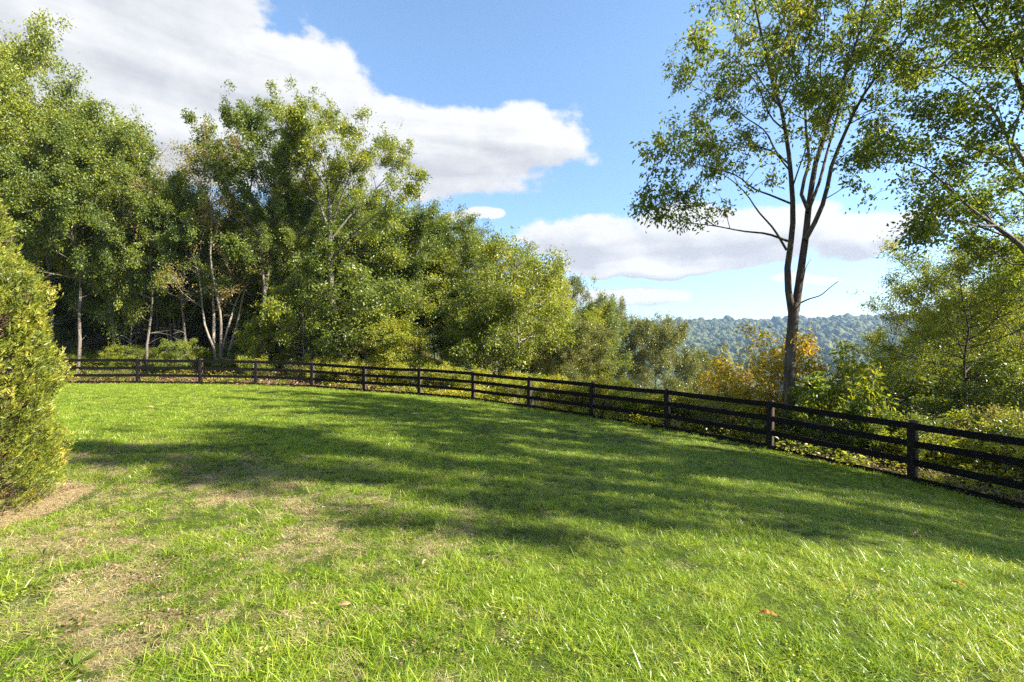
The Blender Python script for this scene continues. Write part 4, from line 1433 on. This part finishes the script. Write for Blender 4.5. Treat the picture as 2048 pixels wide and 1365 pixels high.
def grass():
    g = np.random.default_rng(71)
    pr = []
    for s in range(8):                                  # 0-7 green tufts
        pr.append(tuft(100 + s, 48, 0.10, 0.04, 0.12, 0.0028, 0.0056, 'blade_green', 0.6, 0.95))
    for s in range(4):                                  # 8-11 taller lush tufts
        pr.append(tuft(120 + s, 42, 0.10, 0.07, 0.18, 0.0035, 0.0068, 'blade_green', 0.5, 1.0))
    for s in range(5):                                  # 12-16 straw mats
        pr.append(tuft(140 + s, 46, 0.12, 0.04, 0.12, 0.002, 0.004, 'blade_straw', 1.15, 0.4))
    for s in range(3):                                  # 17-19 coarse wide blades
        pr.append(tuft(160 + s, 14, 0.06, 0.10, 0.24, 0.006, 0.011, 'blade_green', 0.75, 0.5))
    for s in range(2):                                  # 20-21 clover
        pr.append(clover(170 + s, 30, 0.09, 0.025, 'blade_green'))
    for s in range(4):                                  # 22-25 broad far tufts
        pr.append(tuft(180 + s, 64, 0.16, 0.05, 0.13, 0.005, 0.009, 'blade_green', 0.5, 0.9))
    for s in range(3):                                  # 26-28 crumbs of soil and dead leaf
        pr.append(clover(190 + s, 26, 0.11, 0.02, 'litter', 0.018))
    for s in range(3):                                  # 29-31 short broken straw
        pr.append(tuft(195 + s, 60, 0.12, 0.02, 0.07, 0.0018, 0.0035, 'blade_straw', 1.3, 0.3))
    P, I, S = [], [], []
    n = 16000
    x, y = g.uniform(-8, 1.5, n), g.uniform(1.2, 8.5, n)
    k = g.random(n) < np.clip(dry_mask(x, y) * 1.1 - 0.08, 0, 1) * 0.8
    x, y = x[k], y[k]
    P.append(np.stack([x, y, lawn_h(x, y)], 1))
    I.append(np.where(g.random(len(x)) < 0.22, g.integers(26, 29, len(x)), g.integers(29, 32, len(x))))
    S.append(g.uniform(0.6, 1.2, len(x)))
    for (y0, y1, dens, far) in ((0.4, 4.0, 330, 0), (4.0, 7.0, 230, 0), (7.0, 11.0, 130, 1), (11.0, 26.0, 60, 2)):
        xm = 1.22 * y1 + 2.5
        x0, x1 = max(-xm, -29), min(xm, 10)
        n = int((y1 - y0) * (x1 - x0) * dens)
        x = g.uniform(x0, x1, n)
        y = g.uniform(y0, y1, n)
        d, _, _ = fence_near(x, y)
        k = (d < -0.03) & (np.abs(x) < 1.22 * y + 2.5)
        x, y = x[k], y[k]
        n = len(x)
        dr = dry_mask(x, y)
        lush = fbm(x * 1.3, y * 1.3, 3, 31)
        u = g.random(n)
        idx = g.integers(0, 8, n)
        idx = np.where((u < 0.35) & (lush > 0.52), g.integers(8, 12, n), idx)
        idx = np.where(g.random(n) < 0.035, g.integers(20, 22, n), idx)
        if far == 2:
            idx = g.integers(22, 26, n)
        elif far == 1:
            idx = np.where(g.random(n) < 0.6, g.integers(22, 26, n), idx)
        zn = np.clip((0.6 - x) / 3.0, 0, 1) * np.clip((8.5 - y) / 3.5, 0, 1)
        isdry = g.random(n) < dr * 0.9 + 0.38 * zn * np.clip(fbm(x * 3, y * 3, 3, 55) * 2.2 - 0.4, 0, 1)
        idx = np.where(isdry, g.integers(12, 17, n), idx)
        coarse = (x < 1.0) & (y < 7) & (g.random(n) < 0.006)
        idx = np.where(coarse, g.integers(17, 20, n), idx)
        # sparse and short on the dry ground
        keep = ~((dr > 0.5) & ~isdry & (g.random(n) < 0.15))
        # brown, bare ring below the evergreen
        q = px_ground(-10, 1052)
        de = np.hypot(x - q[0] + 0.80, y - q[1] - 0.35)
        keep &= ~((de < 1.0) & (g.random(n) < 0.9))
        sc = g.uniform(0.7, 1.2, n) * (0.4 + 0.45 * lush) * np.where(dr > 0.3, 0.85, 1.0)
        P.append(np.stack([x, y, lawn_h(x, y)], 1)[keep])
        I.append(idx[keep])
        S.append(sc[keep])
    # longer, unmown grass along the fence
    for a, b in zip(POSTS[:-1], POSTS[1:]):
        n = 60
        t = g.random(n)[:, None]
        q = (a + (b - a) * t)[:, :2]
        nn = np.array([-(b - a)[1], (b - a)[0]])
        nn = nn / np.linalg.norm(nn)
        q = q - nn * (0.06 + np.abs(g.normal(0, 0.1, n)))[:, None]
        P.append(np.c_[q, lawn_h(q[:, 0], q[:, 1])])
        I.append(g.integers(8, 12, n))
        S.append(g.uniform(0.5, 1.0, n))
    P, I, S = np.concatenate(P), np.concatenate(I), np.concatenate(S)
    scatter('grass', 'green lawn grass with straw-coloured dry patches', 'grass', pr, P, I, g.uniform(0, 6.28, len(P)), S,
            g.normal(0, 0.08, (len(P), 2)))


grass()


def undergrowth():
    g = np.random.default_rng(81)
    pr = []
    for s in range(3):
        pr.append(clover(200 + s, 60, 0.28, 0.075, 'leaf_brush', 0.28))
    for s in range(3):
        pr.append(clover(210 + s, 60, 0.3, 0.08, 'leaf_deep', 0.25))
    for s in range(2):
        pr.append(clover(220 + s, 60, 0.28, 0.08, 'leaf_lime', 0.35))
    for s in range(3):
        pr.append(clover(230 + s, 60, 0.4, 0.10, 'litter', 0.05))
    for s in range(2):
        pr.append(tuft(240 + s, 40, 0.15, 0.15, 0.45, 0.005, 0.01, 'blade_straw', 0.3, 0.6))
    n = 26000
    x = g.uniform(-34, 26, n)
    y = g.uniform(2, 44, n)
    d, _, _ = fence_near(x, y)
    k = (d > 0.12) & (d < 20) & (g.random(n) < np.where(d < 8, 1, 0.6)) & (np.abs(x) < 1.3 * y + 6)
    x, y, d = x[k], y[k], d[k]
    n = len(x)
    th = np.degrees(np.arctan2(x, y))
    u = g.random(n)
    idx = np.where(u < 0.55, g.integers(0, 3, n), np.where(u < 0.75, g.integers(6, 8, n), g.integers(11, 13, n)))
    wood = th < -14 + g.normal(0, 3, n)
    idx = np.where(wood, np.where(u < 0.72, g.integers(8, 11, n), np.where(u < 0.88, g.integers(3, 6, n), g.integers(0, 3, n))), idx)
    near = th > 28 + g.normal(0, 4, n)
    idx = np.where(near, np.where(u < 0.45, g.integers(8, 11, n), np.where(u < 0.75, g.integers(3, 6, n), np.where(u < 0.9, g.integers(0, 3, n), g.integers(11, 13, n)))), idx)
    P = np.stack([x, y, ground_h(x, y)], 1)
    scatter('undergrowth', 'weeds, low leaves and brown leaf litter covering the ground beyond the fence', 'undergrowth', pr, P, idx, g.uniform(0, 6.28, n), g.uniform(0.6, 1.5, n))


undergrowth()


def far_wood():
    g = np.random.default_rng(91)
    import bmesh
    pr = []
    for s in range(6):
        bm = bmesh.new()
        bmesh.ops.create_icosphere(bm, subdivisions=3, radius=1.0)
        V = np.array([v.co[:] for v in bm.verts])
        F = np.array([[v.index for v in f.verts] for f in bm.faces])
        bm.free()
        n1 = fbm(V[:, 0] * 1.6 + s * 9 + V[:, 2], V[:, 1] * 1.6 + V[:, 2] * 1.1 + 20, 3, s)
        n2 = vnoise(V[:, 0] * 6 + s, V[:, 1] * 6 + V[:, 2] * 5, s + 40)
        V = V * (0.62 + 0.65 * n1 + 0.22 * n2)[:, None]
        V[:, 2] = V[:, 2] * 1.15 + 0.75
        pr.append(Geo().add(V, F, np.clip(g.normal(0.4, 0.2, len(F)), 0, 1)).mesh('canopy', M['far_leaf']))
    n = 30000
    r = np.sqrt(g.uniform(170**2, 1760**2, n))
    th = np.radians(g.uniform(-14, 58, n))
    x, y = r * np.sin(th), r * np.cos(th)
    P = np.stack([x, y, ground_h(x, y) + 2.0], 1)
    scatter('far_wood', 'hazy blue-green wooded hills across the valley', 'woods', pr, P, g.integers(0, 6, n), g.uniform(0, 6.28, n), 3.4 + g.gamma(3.0, 0.8, n))


far_wood()

# ------------------------------------------------------------------ small things on the lawn


def fallen_leaf(px, py, size, mat, label, seed, rz):
    g = np.random.default_rng(seed)
    p = px_ground(px, py)
    # lobed outline
    t = np.linspace(0, 1, 9)
    w = np.array([0.04, 0.2, 0.42, 0.25, 0.5, 0.3, 0.4, 0.2, 0.0]) * 0.75
    V, F = [], []
    for i, (tt, ww) in enumerate(zip(t, w)):
        z = 0.25 * math.sin(tt * 3.0) + g.normal(0, 0.02)
        V += [((tt - 0.5), 0, z * 0.5), ((tt - 0.5), ww * 0.5, z * 0.5 + ww * 0.35), ((tt - 0.5), -ww * 0.5, z * 0.5 + ww * 0.3)]
    for i in range(8):
        a, b = i * 3, i * 3 + 3
        F += [[a, b, b + 1, a + 1], [a, a + 2, b + 2, b]]
    G = Geo().add(np.array(V) * size, F, 0.6)
    o = link('fallen_leaf', G.mesh('fallen_leaf', mat))
    o.location = (p[0], p[1], p[2] + 0.045)
    o.rotation_euler = (g.normal(0, 0.25), g.normal(0, 0.2), rz)
    md = o.modifiers.new('thickness', 'SOLIDIFY')
    md.thickness = 0.0012
    tag(o, label, 'leaf', 'fallen leaves on the lawn')


def leaf_colour(name, c):
    m, T, out = new_mat(name)
    pos = T.n('ShaderNodeTexCoord').outputs['Object']
    n = T.noise(pos, 40.0, 4.0)
    p = T.n('ShaderNodeBsdfPrincipled')
    T.put(p.inputs['Base Color'], T.mix(n, tuple(0.5 * v for v in c), tuple(1.4 * v for v in c)))
    p.inputs['Roughness'].default_value = 0.6
    T.t.links.new(p.outputs[0], out.inputs['Surface'])
    return m


LO, LT, LB = leaf_colour('dead_orange', (0.42, 0.15, 0.03)), leaf_colour('dead_tan', (0.3, 0.2, 0.11)), leaf_colour('dead_brown', (0.18, 0.075, 0.035))
fallen_leaf(1916, 1183, 0.11, LO, 'rusty orange fallen leaf in the grass, largest on the lawn near the fence', 1, 2.0)
fallen_leaf(1535, 1250, 0.11, LO, 'long orange-tan fallen leaf lying in bright sunlit grass', 2, 2.6)
fallen_leaf(690, 1222, 0.07, LT, 'pale tan fallen leaf on the dry part of the lawn', 3, 0.2)
fallen_leaf(242, 988, 0.11, LB, 'dark brown fallen leaf on the lawn beside the conical evergreen', 4, 0.8)
fallen_leaf(300, 818, 0.17, LT, 'curled buff-coloured leaf out on the open lawn by the tree shadow', 5, 0.3)
fallen_leaf(1832, 1078, 0.12, LB, 'rust-brown fallen leaf in the shade near the fence', 6, 0.4)
fallen_leaf(850, 1140, 0.09, LT, 'small pinkish tan fallen leaf in front of the shadow', 7, 1.4)


def weed(px, py, n, size, wd, label, seed, spread=1.0):
    g = np.random.default_rng(seed)
    p = px_ground(px, py)
    root = thing('weed_plant', label, 'weed', p)
    for k in range(n):
        a = k * 2.4 + g.normal(0, 0.2)
        L = size * g.uniform(0.6, 1.15)
        e0 = g.uniform(0.35, 1.0)
        t = np.linspace(0, 1, 6)
        ang = e0 - t * g.uniform(0.6, 1.1) * spread
        xs = np.cumsum(np.cos(ang)) * L / 6
        zs = np.maximum(np.cumsum(np.sin(ang)) * L / 6, 0.012)
        ww = wd * np.array([0.35, 0.8, 1.0, 0.9, 0.6, 0.02]) * g.uniform(0.8, 1.2)
        V = []
        for x_, z_, w_ in zip(xs, zs, ww):
            V += [(x_, w_ / 2, z_ + w_ * 0.18), (x_, 0, z_), (x_, -w_ / 2, z_ + w_ * 0.18)]
        F = []
        for i in range(5):
            b = i * 3
            F += [[b, b + 3, b + 4, b + 1], [b + 1, b + 4, b + 5, b + 2]]
        o = link('leaf', Geo().add(np.array(V), F, g.uniform(0.1, 0.6), True).mesh('leaf', M['leaf_deep']), root)
        o.rotation_euler = (0, 0, a)


weed(335, 1118, 24, 0.16, 0.013, 'dark green rosette weed with strap leaves on the dry lawn', 1)
weed(90, 1120, 22, 0.22, 0.009, 'coarse grassy weed clump just below the conical evergreen', 2, 0.6)
weed(60, 1180, 14, 0.13, 0.022, 'broad-leaved weed beside the coarse clump', 3)
weed(150, 1350, 16, 0.13, 0.016, 'grey-green plantain weed at the dry lawn edge', 4)
weed(192, 1022, 10, 0.12, 0.014, 'small bright green weed near the evergreen foot', 5, 0.6)
weed(1010, 1120, 18, 0.2, 0.01, 'arching tussock of long grass where sun meets shadow', 6, 1.3)

# ------------------------------------------------------------------ haze over the valley


def haze():
    m, T, out = new_mat('haze')
    v = T.n('ShaderNodeVolumePrincipled')
    v.inputs['Color'].default_value = (0.42, 0.63, 1.0, 1)
    v.inputs['Density'].default_value = 0.00015
    v.inputs['Anisotropy'].default_value = 0.2
    T.t.links.new(v.outputs[0], out.inputs['Volume'])
    x0, x1, y0, y1, z0, z1 = -1980, 1980, -1980, 1980, -135, 118
    V = [(x, y, z) for z in (z0, z1) for (x, y) in ((x0, y0), (x1, y0), (x1, y1), (x0, y1))]
    F = [[0, 3, 2, 1], [4, 5, 6, 7], [0, 1, 5, 4], [1, 2, 6, 5], [2, 3, 7, 6], [3, 0, 4, 7]]
    o = link('haze', Geo().add(np.array(V), F).mesh('haze', m), None, 'stuff')
    tag(o, 'thin blue haze hanging over the far valley', 'haze')


haze()
